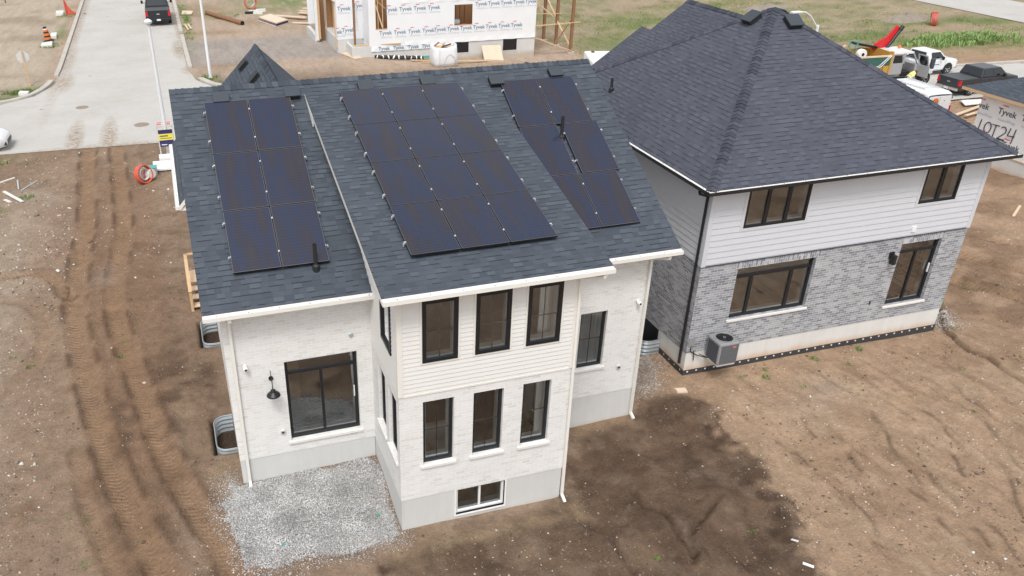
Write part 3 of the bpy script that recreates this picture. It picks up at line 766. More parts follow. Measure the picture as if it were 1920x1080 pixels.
hh = t.math('ADD', t.math('MULTIPLY', n1, 1.5), t.math('ADD', t.math('MULTIPLY', n2, 1.0), t.math('MULTIPLY', n3, 0.6)))
hh = t.math('ADD', hh, t.math('MULTIPLY', cl, 0.5))
M['soil'] = t.done(c3, 0.95, t.bump(hh, 0.9, 0.07), spec=0.15)
me.materials.append(M['soil'])
ground = bpy.data.objects.new('ground', me); col.objects.link(ground); tag(ground, 'bare brown building-site soil with wheel tracks, dark fill and weedy field', kind='structure')

# ------------------------------------------------------------------ roads, curbs
t = NT('dusty_concrete_road')
o = t.coord('Object'); x, y, z = t.xyz(o)
n1 = t.noise(o, 0.35, 5, 0.6); n2 = t.noise(o, 4.0, 5, 0.7)
c = t.ramp(t.math('ADD', t.math('MULTIPLY', n1, 0.65), t.math('MULTIPLY', n2, 0.35)), [(0.3, (0.44, 0.42, 0.385)), (0.5, (0.505, 0.49, 0.458)), (0.7, (0.555, 0.54, 0.51))])
def blob(cx, cy, rx, ry):
    a = t.math('DIVIDE', t.math('SUBTRACT', x, cx), rx); b = t.math('DIVIDE', t.math('SUBTRACT', y, cy), ry)
    r = t.math('ADD', t.math('MULTIPLY', a, a), t.math('MULTIPLY', b, b)); return t.math('SUBTRACT', 1.0, r, clamp=True)
nd = t.math('GREATER_THAN', t.noise(o, 5.5, 5, 0.75), 0.5)
msum = None
for bb in ((-8.9, 29.5, .55, 4.6), (-7.2, 29.6, .55, 4.4), (-8.0, 27.6, 6.0, 1.1), (-2.7, 50.5, .7, 4.5), (-10.75, 70, .75, 40), (-10.8, 50, 1.0, 7), (-2.45, 70, .5, 30), (-10.4, 42.6, .9, 3.2), (-2.2, 43.6, .9, 1.6), (2, 27.6, 8, .7)):
    b = blob(*bb); msum = b if msum is None else t.math('MAXIMUM', msum, b)
dm = t.math('MULTIPLY', msum, t.math('MULTIPLY_ADD', nd, 0.6, 0.25), clamp=True)
c = t.mix(dm, c, (0.30, 0.215, 0.145))
v = t.n('ShaderNodeTexVoronoi'); v.inputs['Scale'].default_value = 0.45; t.put(v.inputs['Vector'], o)
sp = t.math('LESS_THAN', v.outputs['Distance'], 0.055)
c = t.mix(t.math('MULTIPLY', sp, 0.7), c, (0.24, 0.19, 0.15))
M['road'] = t.done(c, 0.9, t.bump(n2, 0.15, 0.01), spec=0.2)
M['curb'] = plain('dirty_concrete_curb', (0.50, 0.47, 0.42), 0.85, var=0.3, scale=1.6, bump=.2)
def flat(name, poly, z, label):
    mb = MB(); mb.face([(a, b, z) for a, b in poly], 'road'); return tag(mb.build(name), label, kind='structure')
flat('street', [(-120, 28.2), (-12.3, 28.2), (-3.9, 27.8), (8, 27.4), (20, 25.6), (32, 23.3), (40, 22.35), (60, 21.8), (160, 20.5), (160, 26.5), (64, 28.2), (54, 28.5), (48, 29.0), (36, 30.6), (22, 33.4), (10, 35.6), (-1, 37.5), (-13.5, 37.6), (-120, 38.4)], -0.600, 'pale dusty street running across behind the houses')
flat('side_street', [(-17, 37.2), (2.4, 36.4), (.2, 37.5), (-1.2, 38.6), (-2.1, 40.6), (-2.5, 44), (-2.55, 160), (-10.65, 160), (-10.65, 47), (-10.8, 42), (-11.8, 39.4), (-13.6, 37.9)], -0.595, 'pale side street running away from the junction')
flat('far_road', [(66.9, 20), (75.6, 20), (75.8, 48), (76.0, 130), (67.4, 130), (66.9, 52)], -0.600, 'pale road beyond the weedy field')
def curb(name, pl, w, h, label, side=1):
    pl = smoothpl(pl, 2); mb = MB(); A = []; B = []
    for i, (x, y) in enumerate(pl):
        a = pl[max(i - 1, 0)]; b = pl[min(i + 1, len(pl) - 1)]; dx, dy = b[0] - a[0], b[1] - a[1]; l = math.hypot(dx, dy)
        nx_, ny_ = -dy / l * side, dx / l * side; A.append((x, y)); B.append((x + nx_ * w, y + ny_ * w))
    z0, z1 = -.75, -.6 + h
    for i in range(len(pl) - 1):
        a, b, c_, d = A[i], A[i + 1], B[i + 1], B[i]
        mb.face([(*a, z1), (*b, z1), (*c_, z1), (*d, z1)], 'curb'); mb.face([(*a, z0), (*b, z0), (*b, z1), (*a, z1)], 'curb'); mb.face([(*d, z1), (*c_, z1), (*c_, z0), (*d, z0)], 'curb')
    for i in (0, len(pl) - 1): mb.face([(*A[i], z0), (*A[i], z1), (*B[i], z1), (*B[i], z0)], 'curb')
    return tag(mb.build(name), label, kind='structure')
curb('curb', [(-10.68, 150), (-10.68, 60), (-10.68, 46.5), (-10.75, 44.2)], .28, .12, 'muddy concrete curb along the left edge of the side street', -1)
curb('curb', [(-10.9, 42.9), (-11.15, 41.2), (-11.9, 39.2), (-13.6, 37.9), (-18, 37.7), (-100, 38.4)], .34, .12, 'curved concrete curb at the left corner of the junction', -1)
curb('curb', [(-2.5, 150), (-2.5, 80), (-2.5, 60), (-2.5, 57)], .3, .12, 'concrete curb beside the black pickup', 1)
curb('curb', [(-2.5, 55.6), (-2.48, 50), (-2.45, 44.2)], .3, .12, 'muddy broken stretch of curb at the driveway', 1)
curb('curb', [(-2.0, 40.7), (-1.2, 38.7), (.2, 37.6), (2.5, 37.1), (10, 35.7), (22, 33.5)], .36, .12, 'curved concrete curb at the right corner of the junction', 1)
curb('curb', [(48, 29.05), (54, 28.6), (64, 28.3), (140, 26.9)], .3, .1, 'low curb along the far side of the street behind the pickups', 1)

# ------------------------------------------------------------------ the white brick house
V3 = lambda x, y, z: Vector((x, y, z))
A = root('brick_house', 'white brick house with black-framed windows and solar panels on its blue-grey shingle roof', 'house', (2.0, 5.5, -0.7))
XL, XR, D, W = -3.334, 7.297, 2.494, 3.969
XE0, XE1, YE, ZE, YR, ZR = -3.689, 7.783, -.397, 4.28, 5.377, 7.582
SM = (ZR - ZE) / (YR - YE)
mz = lambda y: ZE + (y - YE) * SM
BY, BZ, BYT = -2.871, 5.448, 4.934; BZT = mz(BYT); SB = (BZT - BZ) / (BYT - BY)
bz = lambda y: BZ + (y - BY) * SB
YB = 2 * YR - YE
F0 = FRONT(0, 0)
holes = [(-2.06, -.35, .33, 2.585)]
mb = MB(); cut(F0, XL, 0, 0, 4.26, holes, 'wbrick', mb)
cut(F0, W, XR, 0, 4.26, [(5.43, 6.18, .915, 2.59)], 'wbrick', mb)
mb.face([V3(XL, 12.9, 0), V3(XL, 0, 0), V3(XL, 0, 4.25), V3(XL, 12.9, 3.85)][::1], 'wbrick')
mb.face([V3(XR, 0, 0), V3(XR, YB - .4, 0), V3(XR, YB - .4, 4.2), V3(XR, YR, ZR - .2), V3(XR, 0, 4.3)], 'wbrick')
mb.face([V3(XL + .01, 0, 4.2), V3(XL + .01, YR, ZR - .2), V3(XL + .01, YB, 4.2)], 'wbrick')
mb.face([V3(XR, 12.9, 0), V3(XL, 12.9, 0), V3(XL, 12.9, 4.0), V3(XR, 12.9, 4.0)], 'wbrick')
mb.build('brick_wall', A)
mb = MB()
for (x0, y0, x1, y1) in ((XL + .012, .012, 0.0, 12.8), (W, .012, XR - .012, 12.8)):
    mb.box(x0, y0, -2.2, x1, y1, -0.004, 'concA')
mb.box(0.012, -D + .012, -2.2, 1.31, 1, -0.004, 'concA'); mb.box(2.51, -D + .012, -2.2, W - .012, 1, -0.004, 'concA'); mb.box(1.31, -D + .012, -2.2, 2.51, -D + .2, -.76, 'concA'); mb.box(1.31, .9, -2.2, 2.51, 1.0, -.004, 'concA')
mb.build('foundation', A)
# bump-out
FB = FRONT(0, -D); FL = LEFT(0, 0)
lw = [(.525, 1.225, .912, 2.622), (1.67, 2.37, .912, 2.622), (2.825, 3.5, .912, 2.622)]
uw = [(.51, 1.28, 3.625, 5.085), (1.66, 2.435, 3.625, 5.085), (2.805, 3.58, 3.625, 5.085)]
ZS = 2.855
mb = MB(); cut(FB, 0, W, 0, ZS, lw, 'wbrick', mb)
sl = [(-1.28, -.58, .95, 2.6), (-2.26, -1.54, .95, 2.6)]
cut(FL, -D, 0, 0, ZS, sl, 'wbrick', mb); cut(LEFT(W, 0), -D, 0, 0, ZS, [], 'wbrick', mb)
mb.build('bump_out_brick_wall', A)
mb = MB(); cut(FB, .09, W - .09, ZS + .0, BZ + .08, uw, 'wsiding', mb, course=.105, lip=.015, d=.004)
su = [(-2.02, -1.18, 3.6, 4.95)]
cut(FL, -D + .09, 0.6, ZS, bz(-D) - .12, su, 'wsiding', mb, course=.105, lip=.015, d=.004)
mb.face([V3(-.004, -D + .09, bz(-D) - .12), V3(-.004, BYT, bz(-D) - .12), V3(-.004, BYT, BZT - .1)][::-1], 'wsiding')
mb.face([V3(W, -D, ZS), V3(W, BYT, ZS), V3(W, BYT, BZT - .1), V3(W, -D, bz(-D) - .12)], 'wsiding')
mb.build('siding_wall', A)
mb = MB()
mb.box(-.024, -D - .024, ZS - .01, .092, -D + .0, 5.42, 'trimc'); mb.box(-.024, -D, ZS - .01, 0, -D + .092, 5.42, 'trimc')
mb.box(W - .092, -D - .024, ZS - .01, W + .02, -D, 5.42, 'trimc')
mb.box(.092, -D - .02, ZS - .03, W - .092, -D - .001, ZS + .012, 'trimc')
for (u0, u1, z0, z1) in uw:
    mb.obox(FB, u0 - .045, u0 - .002, z0 - .045, z1, .018, .03, 'trimc'); mb.obox(FB, u1 + .002, u1 + .045, z0 - .045, z1, .018, .03, 'trimc'); mb.obox(FB, u0, u1, z0 - .045, z0 - .002, .018, .03, 'trimc')
mb.build('corner_trim', A)
for (u0, u1, z0, z1) in lw:
    window(A, FB, u0, u1, z0, z1, .09, grid=([(u0 + u1) / 2], [z0 + (z1 - z0) * .5]), fw=.07)
for (u0, u1, z0, z1) in uw:
    window(A, FB, u0, u1, z0, z1, 0.0, grid=([(u0 + u1) / 2], [z0 + (z1 - z0) * .47]), fw=.085, proud=.045, sill=False)
for (u0, u1, z0, z1) in sl: window(A, FL, u0, u1, z0, z1, .09, fw=.07)
for (u0, u1, z0, z1) in su: window(A, FL, u0, u1, z0, z1, 0.0, fw=.085, proud=.045, sill=False)
window(A, F0, 5.43, 6.18, .915, 2.59, .09, grid=([5.805], [1.74]), fw=.07)
window(A, F0, -2.06, -.35, .33, 2.585, .10, divs=(-1.21,), rails=(2.20,), fw=.08, name='patio_door', glass='glassd', door=-.45)
window(A, FB, 1.31, 2.51, -.76, -.012, .06, divs=(1.91,), fw=.06, name='basement_window', frame='trimw', glass='bglass', mw=.05, sill=False, reveal='trimw')
mb = MB(); mb.obox(FB, 1.27, 1.31, -.8, -.012, -.012, .012, 'trimw'); mb.obox(FB, 2.51, 2.55, -.8, -.012, -.012, .012, 'trimw'); mb.obox(FB, 1.31, 2.51, -.8, -.76, -.012, .02, 'trimw'); mb.build('basement_window_trim', A)
# interior shells that show behind the glass
mb = MB()
mb.box(XL + .1, .3, -.06, 0.1, 6, 0.02, 'floorin'); mb.box(.02, -D + .3, -.06, W, 6, .02, 'floorin'); mb.box(W, .3, -.06, XR - .1, 6, .02, 'floorin')
mb.box(.02, -D + .3, 2.82, W - .02, 4.5, 3.02, 'floorin'); mb.box(XL + .1, .3, 2.8, 0, 6, 2.9, 'wallin'); mb.box(W, .3, 2.8, XR - .1, 6, 2.9, 'wallin')
mb.box(1.2, -D + .9, -2.2, 3.0, .8, -2.1, 'floorin')
mb.build('interior_floor', A)
mb = MB()
mb.box(XL + .1, 4.2, 0.02, XR - .1, 4.3, 2.8, 'wallin'); mb.box(XL + .1, .22, .02, XL + .2, 4.2, 2.8, 'wallin'); mb.box(XR - .2, .22, .02, XR - .1, 4.2, 2.8, 'wallin')
mb.box(.12, 2.0, 3.02, W - .12, 2.1, 5.9, 'wallin'); mb.box(.16, -D + .25, 3.02, .2, 2.0, 5.4, 'wallin'); mb.box(W - .2, -D + .25, 3.02, W - .12, 2.0, 5.4, 'wallin')
mb.box(W - .2, -D + .25, .02, W - .12, 0, 2.8, 'wallin'); mb.box(4.6, .22, .02, 4.7, 4.2, 2.8, 'wallin')
mb.box(-1.9, 2.2, .02, -1.5, 4.2, 2.2, 'woodp')
mb.build('interior_wall', A)
def curtain(u0, u1, z0, z1, y, mat='wallin'):
    b = MB(); n = int((u1 - u0) / .04)
    for i in range(n):
        a, c = u0 + (u1 - u0) * i / n, u0 + (u1 - u0) * (i + 1) / n; b.face([(a, y + .03 * math.sin(i * 1.1), z0), (c, y + .03 * math.sin((i + 1) * 1.1), z0), (c, y + .03 * math.sin((i + 1) * 1.1), z1), (a, y + .03 * math.sin(i * 1.1), z1)], mat)
    b.build('curtain', A)
curtain(3.22, 3.56, 3.1, 5.1, -D + .32); curtain(5.4, 6.25, .7, 2.7, .30, 'galv'); curtain(3.28, 3.52, .3, 2.6, -D + .30); curtain(2.82, 2.96, .3, 2.6, -D + .30); curtain(.50, .66, .3, 2.6, -D + .30)
# roof
mb = MB()
roof_slab(mb, [V3(XE0, YE, ZE), V3(XE1, YE, ZE), V3(XE1, YR, ZR), V3(XE0, YR, ZR)], 'shingle', 'trimc')
roof_slab(mb, [V3(XE1, YB, ZE), V3(XE0, YB, ZE), V3(XE0, YR, ZR - .002), V3(XE1, YR, ZR - .002)], 'shingle', 'trimc')
mroof = mb.build('roof', A)
XB0, XB1 = -.389, 4.491
mb = MB()
roof_slab(mb, [V3(XB0, BY, BZ), V3(XB1, BY, BZ), V3(XB1, BYT, BZT + .012), V3(XB0, BYT, BZT + .012)], 'shingle', 'trimc', .125)
mb.prism([V3(XB0 - .004, 3.95, bz(3.95) - .015), V3(XB0 - .004, 3.95, mz(3.95) + .03), V3(XB0 - .004, BYT + .02, BZT + .01)], (.03, 0, 0), 'trimc')
broof = mb.build('bump_out_roof', A)
mb = MB()
GX, GZ, GY0, GY1, GXE, GZE = -.73, 7.0, 6.3, 13.13, -3.9, 3.85
roof_slab(mb, [V3(GXE, GY1, GZE), V3(GXE, 7.15, GZE), V3(XE0 - .03, 7.15, GZE + .2), V3(XE0 - .03, 9.2, GZE + .2), V3(GX, 6.4, GZ), V3(GX, GY1, GZ)][::-1], 'shingle', 'trimc', .15)
roof_slab(mb, [V3(GX, 6.4, GZ), V3(2.44, 11, GZE), V3(2.44, GY1, GZE), V3(GX, GY1, GZ)], 'shingle', 'trimc', .15)
mb.prism([V3(XL + .02, GY1 - .3, 3.75), V3(1.9, GY1 - .3, 3.75), V3(GX, GY1 - .3, 6.7)], (0, .1, 0), 'wsiding')
mb.prism([V3(GXE + .02, 7.18, GZE - .16), V3(XL + .05, 7.18, GZE - .16), V3(XL + .05, 7.18, GZE + .3)], (0, .05, 0), 'trimc')
mb.build('gable_roof', A)
ridge_caps('ridge_cap', mroof, (XE0, YR, ZR), (XE1, YR, ZR), (0, -1, -SM), (0, 1, -SM), 'cap')
ridge_caps('ridge_cap', A, (GX, 6.5, GZ), (GX, GY1, GZ), (-1, 0, -1), (1, 0, -1), 'cap')
gutter(A, (XE0, YE, ZE - .01), (XB0 + .38, YE, ZE - .01), (0, -1, 0), 'trimc', 'trimw')
gutter(A, (XB1 - .15, YE, ZE - .01), (XE1, YE, ZE - .01), (0, -1, 0), 'trimc', 'trimw')
gutter(A, (XB0, BY, BZ - .01), (XB1, BY, BZ - .01), (0, -1, 0), 'trimc', 'trimw')
gutter(A, (GXE, 7.15, GZE - .01), (GXE, GY1, GZE - .01), (-1, 0, 0), 'trimc', 'trimw')
downspout(A, [(-3.14, -.45, 4.15), (-3.14, -.44, 4.08), (-3.16, -.06, 3.9), (-3.17, -.055, -.6), (-3.17, -.16, -.7)], 'trimc')
downspout(A, [(4.32, BY - .05, 5.32), (4.28, BY - .03, 5.24), (3.96, -D - .05, 5.12), (3.99, -D - .055, -.78), (4.01, -D - .22, -.9)], 'trimc')
downspout(A, [(7.45, -.45, 4.14), (7.45, -.43, 4.06), (7.2, -.06, 3.92), (7.22, -.055, -.78), (7.24, -.22, -.9)], 'trimc')
mb = MB(); mb.box(-.012, -.012, 2.0, 0.0, -.001, 4.3, 'trimc'); mb.build('wall_edge_strip', A)
nS = V3(0, -SM, 1).normalized(); tS = V3(0, 1, SM).normalized()
def roof_box(name, par, P, n, t, a, w, l, h, mat='ventgrey', dark='darkpl'):
    """low box vent sitting on a slope: a = along the slope's horizontal"""
    b = MB(); c = Vector(P)
    def q(i, j, k): return c + a * (i * w / 2) + t * (j * l / 2) + n * k
    b.mesh([q(i, j, k) for k in (-.02, h - .02) for j in (-1, 1) for i in (-1, 1)], [(0, 1, 5, 4), (2, 6, 7, 3), (0, 4, 6, 2), (1, 3, 7, 5)], dark)
    b.mesh([q(i * 1.12, j * 1.12, k) for k in (h - .02, h + .02) for j in (-1, 1) for i in (-1, 1)], [(0, 2, 3, 1), (4, 5, 7, 6), (0, 1, 5, 4), (2, 6, 7, 3), (0, 4, 6, 2), (1, 3, 7, 5)], mat)
    return b.build(name, par, bevel=.008)
for x, y in ((-2.47, 5.02), (-.71, 5.02), (1.2, 5.05), (2.89, 5.06), (4.77, 4.9), (6.56, 5.02)):
    roof_box('roof_vent', A, (x, y - .06, mz(y - .06)), nS, tS, V3(1, 0, 0), .35, .31, .14)
g_n = V3(-1, 0, 1).normalized(); g_t = V3(1, 0, 1).normalized()
for x, y in ((-1.23, 12.2), (-1.11, 9.91)):
    roof_box('roof_vent', A, (x, y, GZ + (x - GX)), g_n, g_t, V3(0, 1, 0), .36, .34, .12, 'darkpl')
def pipe_vent(par, x, y, z, h, r=.045):
    b = MB(); b.lathe([(r * 1.9, -.04), (r * 1.9, .10), (r * 1.15, .13), (r, .15), (r, h), (r * .8, h), (r * .8, h - .1)], 'darkpl', 14, (x, y, z)); return b.build('vent_pipe', par, smooth=False)
pipe_vent(A, -1.11, .3, mz(.3), .62); pipe_vent(A, 5.93, 2.92, mz(2.92), .62)
mb = MB(); mb.lathe([(.09, 0), (.10, .12), (.05, .2)], 'ventgrey', 12, (6.0, YR + .25, ZR - .2)); mb.build('vent_pipe', A)
# small fittings on the back wall
def barn_lamp(par, x, y, z):
    b = MB(); b.lathe([(.055, 0), (.055, .03)], 'black', 14, (x, y - .03, z + .30), axis='y')
    b.tube([(x, y - .02, z + .30), (x, y - .10, z + .36), (x, y - .22, z + .34), (x, y - .26, z + .14)], .011, 'black', 6)
    b.tube([(x, y - .03, z + .32), (x, y - .03, z + .52)], .007, 'black', 5)
    o_ = b.build('wall_lamp', par)
    b = MB(); b.lathe([(.02, .16), (.05, .14), (.07, .09), (.15, .02), (.16, -.01), (.15, -.01), (.06, .07), (.02, .1)], 'black', 24, (x, y - .26, z), cap=True); b.build('lamp_shade', o_, smooth=False)
    return o_
barn_lamp(A, -2.39, 0, 1.92)
def dome_camera(par, x, y, z):
    b = MB(); b.lathe([(.045, 0), (.045, -.03), (.03, -.05)], 'trimw', 14, (x, y, z), axis='y'); b.lathe([(.02, -.05), (.052, -.07), (.055, -.13), (.04, -.17)], 'trimw', 14, (x, y, z - .02), axis='y')
    o_ = b.build('security_camera', par, smooth=True); b = MB(); b.lathe([(.03, -.172), (.02, -.178)], 'black', 10, (x, y, z - .02), axis='y'); b.build('camera_lens', o_)
dome_camera(A, -2.93, 0, 2.66); dome_camera(A, 6.99, 0, 2.75)
mb = MB(); mb.lathe([(.055, 0), (.055, -.03), (.04, -.04)], 'galv', 16, (-.47, 0, 3.05), axis='y'); mb.build('wall_vent', A)
for x, y, z in ((-2.25, 0, .65), (6.68, 0, .79)):
    mb = MB(); mb.box(x - .055, y - .045, z - .05, x + .055, y, z + .05, 'alu'); mb.box(x - .035, y - .05, z - .03, x + .035, y - .045, z + .03, 'ventgrey'); mb.build('outdoor_socket', A, bevel=.006)

# ------------------------------------------------------------------ solar panels
PW, PH, GP = 1.046, 1.69, .022
def make_panel():
    r = root('solar_panel', '', 'solar panel')
    b = MB(); b.box(.012, .012, 0, PW - .012, PH - .012, .034, 'pframe')
    for (x0, y0, x1, y1) in ((0, 0, PW, .012), (0, PH - .012, PW, PH), (0, .012, .012, PH - .012), (PW - .012, .012, PW, PH - .012)): b.box(x0, y0, -.005, x1, y1, .038, 'pframe'); b.box(x0, y0, .0382, x1, y1, .0395, 'pedge')
    b.build('frame', r, local=True)
    b = MB(); b.face([(.012, .012, .0365), (PW - .012, .012, .0365), (PW - .012, PH - .012, .0365), (.012, PH - .012, .0365)], 'cells'); b.build('cell_sheet', r, local=True)
    return r
def clamp_mesh(end):
    b = MB(); 
    if end: b.box(-.035, -.018, .0, -.004, .018, .050, 'alu'); b.box(-.055, -.010, -.06, -.03, .010, .02, 'alu'); b.box(-.02, -.018, .04, .010, .018, .050, 'alu')
    else: b.box(-.026, -.02, .040, .004, .02, .054, 'alu')
    return b
end_o = clamp_mesh(True).build('clamp', None); mid_o = clamp_mesh(False).build('clamp', None); me_end, me_mid = end_o.data, mid_o.data
bpy.data.objects.remove(end_o); bpy.data.objects.remove(mid_o)
proto = make_panel(); proto_used = [False]
def array(tag_, x0, t0, cols, rows, ybase, zbase, sl_, skip=(), shift=None, off=.13, hidden=()):
    L = math.hypot(1, sl_); tv = V3(0, 1 / L, sl_ / L); nv = V3(0, -sl_ / L, 1 / L)
    cn = ['left', 'middle', 'right'] if cols == 3 else ['left', 'right']
    rn = {3: ['lowest', 'middle', 'top'], 4: ['lowest', 'second lowest', 'second highest', 'top']}[rows]
    for r in range(rows):
        for c in range(cols):
            t_ = t0 + r * (PH + GP); x = x0 + c * (PW + GP)
            if shift and (c, r) in shift: x += shift[(c, r)]
            if not proto_used[0]: p = proto; proto_used[0] = True
            else: p = copy_tree(proto)
            for ch in list(p.children):
                if ch.name.startswith('clamp'): bpy.data.objects.remove(ch)
            base = V3(x, ybase, zbase) + tv * t_ + nv * (off - .038)
            Mx = Matrix(((1, 0, 0), (0, tv.y, nv.y), (0, tv.z, nv.z)))
            p.location = base; p.rotation_euler = Mx.to_euler()
            p['label'] = f'black solar panel in the {rn[r]} row, {cn[c]} column of the {tag_} array'
            p['category'] = 'solar panel'; p['group'] = "solar panels on the white house's roof"
            f1, f2 = ((.42, 1.36))
            for fr in (f1, f2):
                last = c == cols - 1
                for kind, xx, sgn in ((me_end if (c == 0 or (shift and (c, r) in shift)) else me_mid, 0, 1),) + (((me_end, PW, -1),) if (last or (shift and (c + 1, r) in shift)) else ()):
                    cl = bpy.data.objects.new('clamp', kind); col.objects.link(cl); cl.parent = p; cl.location = (xx, fr, 0); cl.scale = (sgn, 1, 1)
array('left', -2.907, .906, 2, 3, YE, ZE, SM)
array('middle', .474, 1.022, 3, 4, BY, BZ, SB)
array('right', 4.874, .878, 2, 3, YE, ZE, SM, shift={(1, 1): .10}, off=.095)

# ------------------------------------------------------------------ the grey brick house
B = root('brick_house', 'grey brick and pale siding house with a large dark hip roof and black gutters', 'house', (14.2, 6.2, -0.75))
gX0, gX1, gY, gYB = 9.556, 18.813, 1.097, 10.8
GS, GE = 2.80, 5.21
eX0, eX1, eY0 = 9.154, 19.22, .695
AP = V3(14.17, 5.95, 8.59); eY1 = AP.y * 2 - eY0
FG, LG = FRONT(0, gY), LEFT(gX0, 0)
gw1 = [(10.65, 12.65, 3.82, 4.95), (16.53, 17.88, 3.83, 4.95)]
gw2 = [(10.78, 13.41, .93, 2.56), (16.44, 17.93, .46, 2.55)]
mb = MB(); cut(FG, gX0, gX1, 0, GS, gw2, 'gbrick', mb); cut(LG, gY, 14.2, 0, GS, [], 'gbrick', mb)
mb.face([V3(gX1, gY, 0), V3(gX1, 14.2, 0), V3(gX1, 14.2, GS), V3(gX1, gY, GS)], 'gbrick'); mb.face([V3(gX1, 14.2, 0), V3(gX0, 14.2, 0), V3(gX0, 14.2, GS), V3(gX1, 14.2, GS)], 'gbrick')
mb.build('brick_wall', B)
mb = MB(); cut(FG, gX0 + .1, gX1 - .1, GS, 5.16, gw1, 'gsiding', mb, course=.178, lip=.02, d=.006); cut(LG, gY + .1, gYB, GS, 5.16, [], 'gsiding', mb, course=.178, lip=.02, d=.006)
mb.face([V3(gX1, gY, GS), V3(gX1, gYB, GS), V3(gX1, gYB, 5.16), V3(gX1, gY, 5.16)], 'gsiding'); mb.face([V3(gX1, gYB, GS), V3(gX0, gYB, GS), V3(gX0, gYB, 5.16), V3(gX1, gYB, 5.16)], 'gsiding')
mb.build('siding_wall', B)
mb = MB(); mb.box(gX0 - .03, gY - .03, GS, gX0 + .11, gY - .0, 5.16, 'gsiding'); mb.box(gX0 - .03, gY, GS, gX0, gY + .11, 5.16, 'gsiding'); mb.build('corner_board', B)
mb = MB(); mb.box(gX1 - .11, gY - .03, GS, gX1 + .03, gY + .11, 5.16, 'gsiding'); mb.build('corner_board', B)
mb = MB(); mb.obox(FG, gX0 + .11, gX1 - .11, GS - .012, GS + .012, 0, .034, 'ventgrey'); mb.build('flashing', B)
mb = MB(); mb.box(gX0 + .012, gY + .012, -2.2, gX1 - .012, 14.2, -.004, 'concB'); mb.build('foundation', B)
mb = MB(); mb.box(gX0 - .012, gY - .012, -2.2, gX1 + .01, gY + .011, -.60, 'membrane'); mb.box(gX0 - .012, gY + .012, -2.2, gX0 + .011, 2.42, -.58, 'membrane')
k = gX0 + .12
while k < gX1: mb.box(k, gY - .016, -.67, k + .05, gY - .0125, -.625, 'trimw'); k += .30
k = gY + .12
while k < 2.4: mb.box(gX0 - .016, k, -.66, gX0 - .0125, k + .045, -.61, 'alu'); k += .30
mb.build('dimple_board', B)
for a, b in ((10.70, 13.5), (16.35, 18.02)):
    mb = MB(); cut(FG, a, b, 2.565, 2.785, [], 'gsoldier', mb, d=.004); mb.build('soldier_course', B)
window(B, FG, *gw1[0], 0, divs=(11.32, 11.98), fw=.07, proud=.03, sill=False, surround='gsiding', mw=.11)
window(B, FG, *gw1[1], 0, divs=(17.2,), fw=.07, proud=.03, sill=False, surround='gsiding', mw=.13)
window(B, FG, *gw2[0], .10, divs=(11.40, 12.75), rails=(2.25,), fw=.075, reveal='gbrick', mw=.10)
window(B, FG, *gw2[1], .10, divs=(17.2,), rails=(2.22,), fw=.08, name='patio_door', glass='glassd', reveal='gbrick', door=17.82)
mb = MB()
mb.box(gX0 + .1, gY + .25, -.06, gX1 - .1, 8, .02, 'floorin'); mb.box(gX0 + .1, gY + .25, 2.7, gX1 - .1, 8, 2.9, 'floorin'); mb.build('interior_floor', B)
mb = MB(); mb.box(gX0 + .1, 5.2, .02, gX1 - .1, 5.3, 2.7, 'wallin'); mb.box(gX0 + .1, 5.2, 2.9, gX1 - .1, 5.3, 5.1, 'wallin'); mb.box(14.4, gY + .25, .02, 14.5, 5.2, 2.7, 'wallin'); mb.box(14.4, gY + .25, 2.9, 14.5, 5.2, 5.1, 'wallin')
mb.build('interior_wall', B)
mb = MB()
c0, c1, c2, c3 = V3(eX0, eY0, GE), V3(eX1, eY0, GE), V3(eX1, eY1, GE), V3(eX0, eY1, GE)
for a, b in ((c0, c1), (c1, c2), (c2, c3), (c3, c0)): mb.face([a, b, AP], 'shingle2')
mb.face([c0 - V3(0, 0, .12), c3 - V3(0, 0, .12), c2 - V3(0, 0, .12), c1 - V3(0, 0, .12)], 'blackal')
for a, b in ((c0, c1), (c1, c2), (c2, c3), (c3, c0)): mb.face([a - V3(0, 0, .12), b - V3(0, 0, .12), b, a], 'blackal')
groof = mb.build('roof', B)
for c in (c0, c1, c2, c3):
    d1 = V3(0, 1 if c.y < 5 else -1, 0) ; d2 = V3(1 if c.x < 14 else -1, 0, 0)
    # in-plane horizontals of the two faces meeting at this hip, leaning down
    ny_ = V3(0, -(AP.z - GE) / (AP.y - eY0) * (1 if c.y < 5 else -1), 1); nx_ = V3(-(AP.z - GE) / (AP.x - eX0) * (1 if c.x < 14 else -1), 0, 1)
    hd = (AP - c).normalized()
    w1 = hd.cross(ny_).normalized(); w2 = hd.cross(nx_).normalized()
    if w1.z > 0: w1 = -w1
    if w2.z > 0: w2 = -w2
    ridge_caps('hip_cap', groof, c, AP - hd * .05, w1, w2, 'cap2', half=.15)
# front wing roof behind the hip: ridge runs away from the camera
mb = MB()
WZ, WX, WY0, WY1 = 7.5, 16.38, 8.5, 13.95
sl2 = .68; ex = WX - (WZ - 5.0) / sl2
roof_slab(mb, [V3(ex, WY0, 5.0), V3(WX, WY0, WZ), V3(WX, WY1, WZ), V3(ex, WY1, 5.0)][::-1], 'shingle2', 'blackal', .14)
roof_slab(mb, [V3(WX, WY0, WZ), V3(2 * WX - ex, WY0, 5.0), V3(2 * WX - ex, WY1, 5.0), V3(WX, WY1, WZ)][::-1], 'shingle2', 'blackal', .14)
roof_slab(mb, [V3(ex, WY1 + .002, 5.0), V3(14.85, WY1 + .002, WZ - (WX - 14.85) * sl2), V3(14.85, 14.65, WZ - (WX - 14.85) * sl2), V3(ex, 14.65, 5.0)][::-1], 'shingle2', 'blackal', .14)
wr = mb.build('front_wing_roof', B)
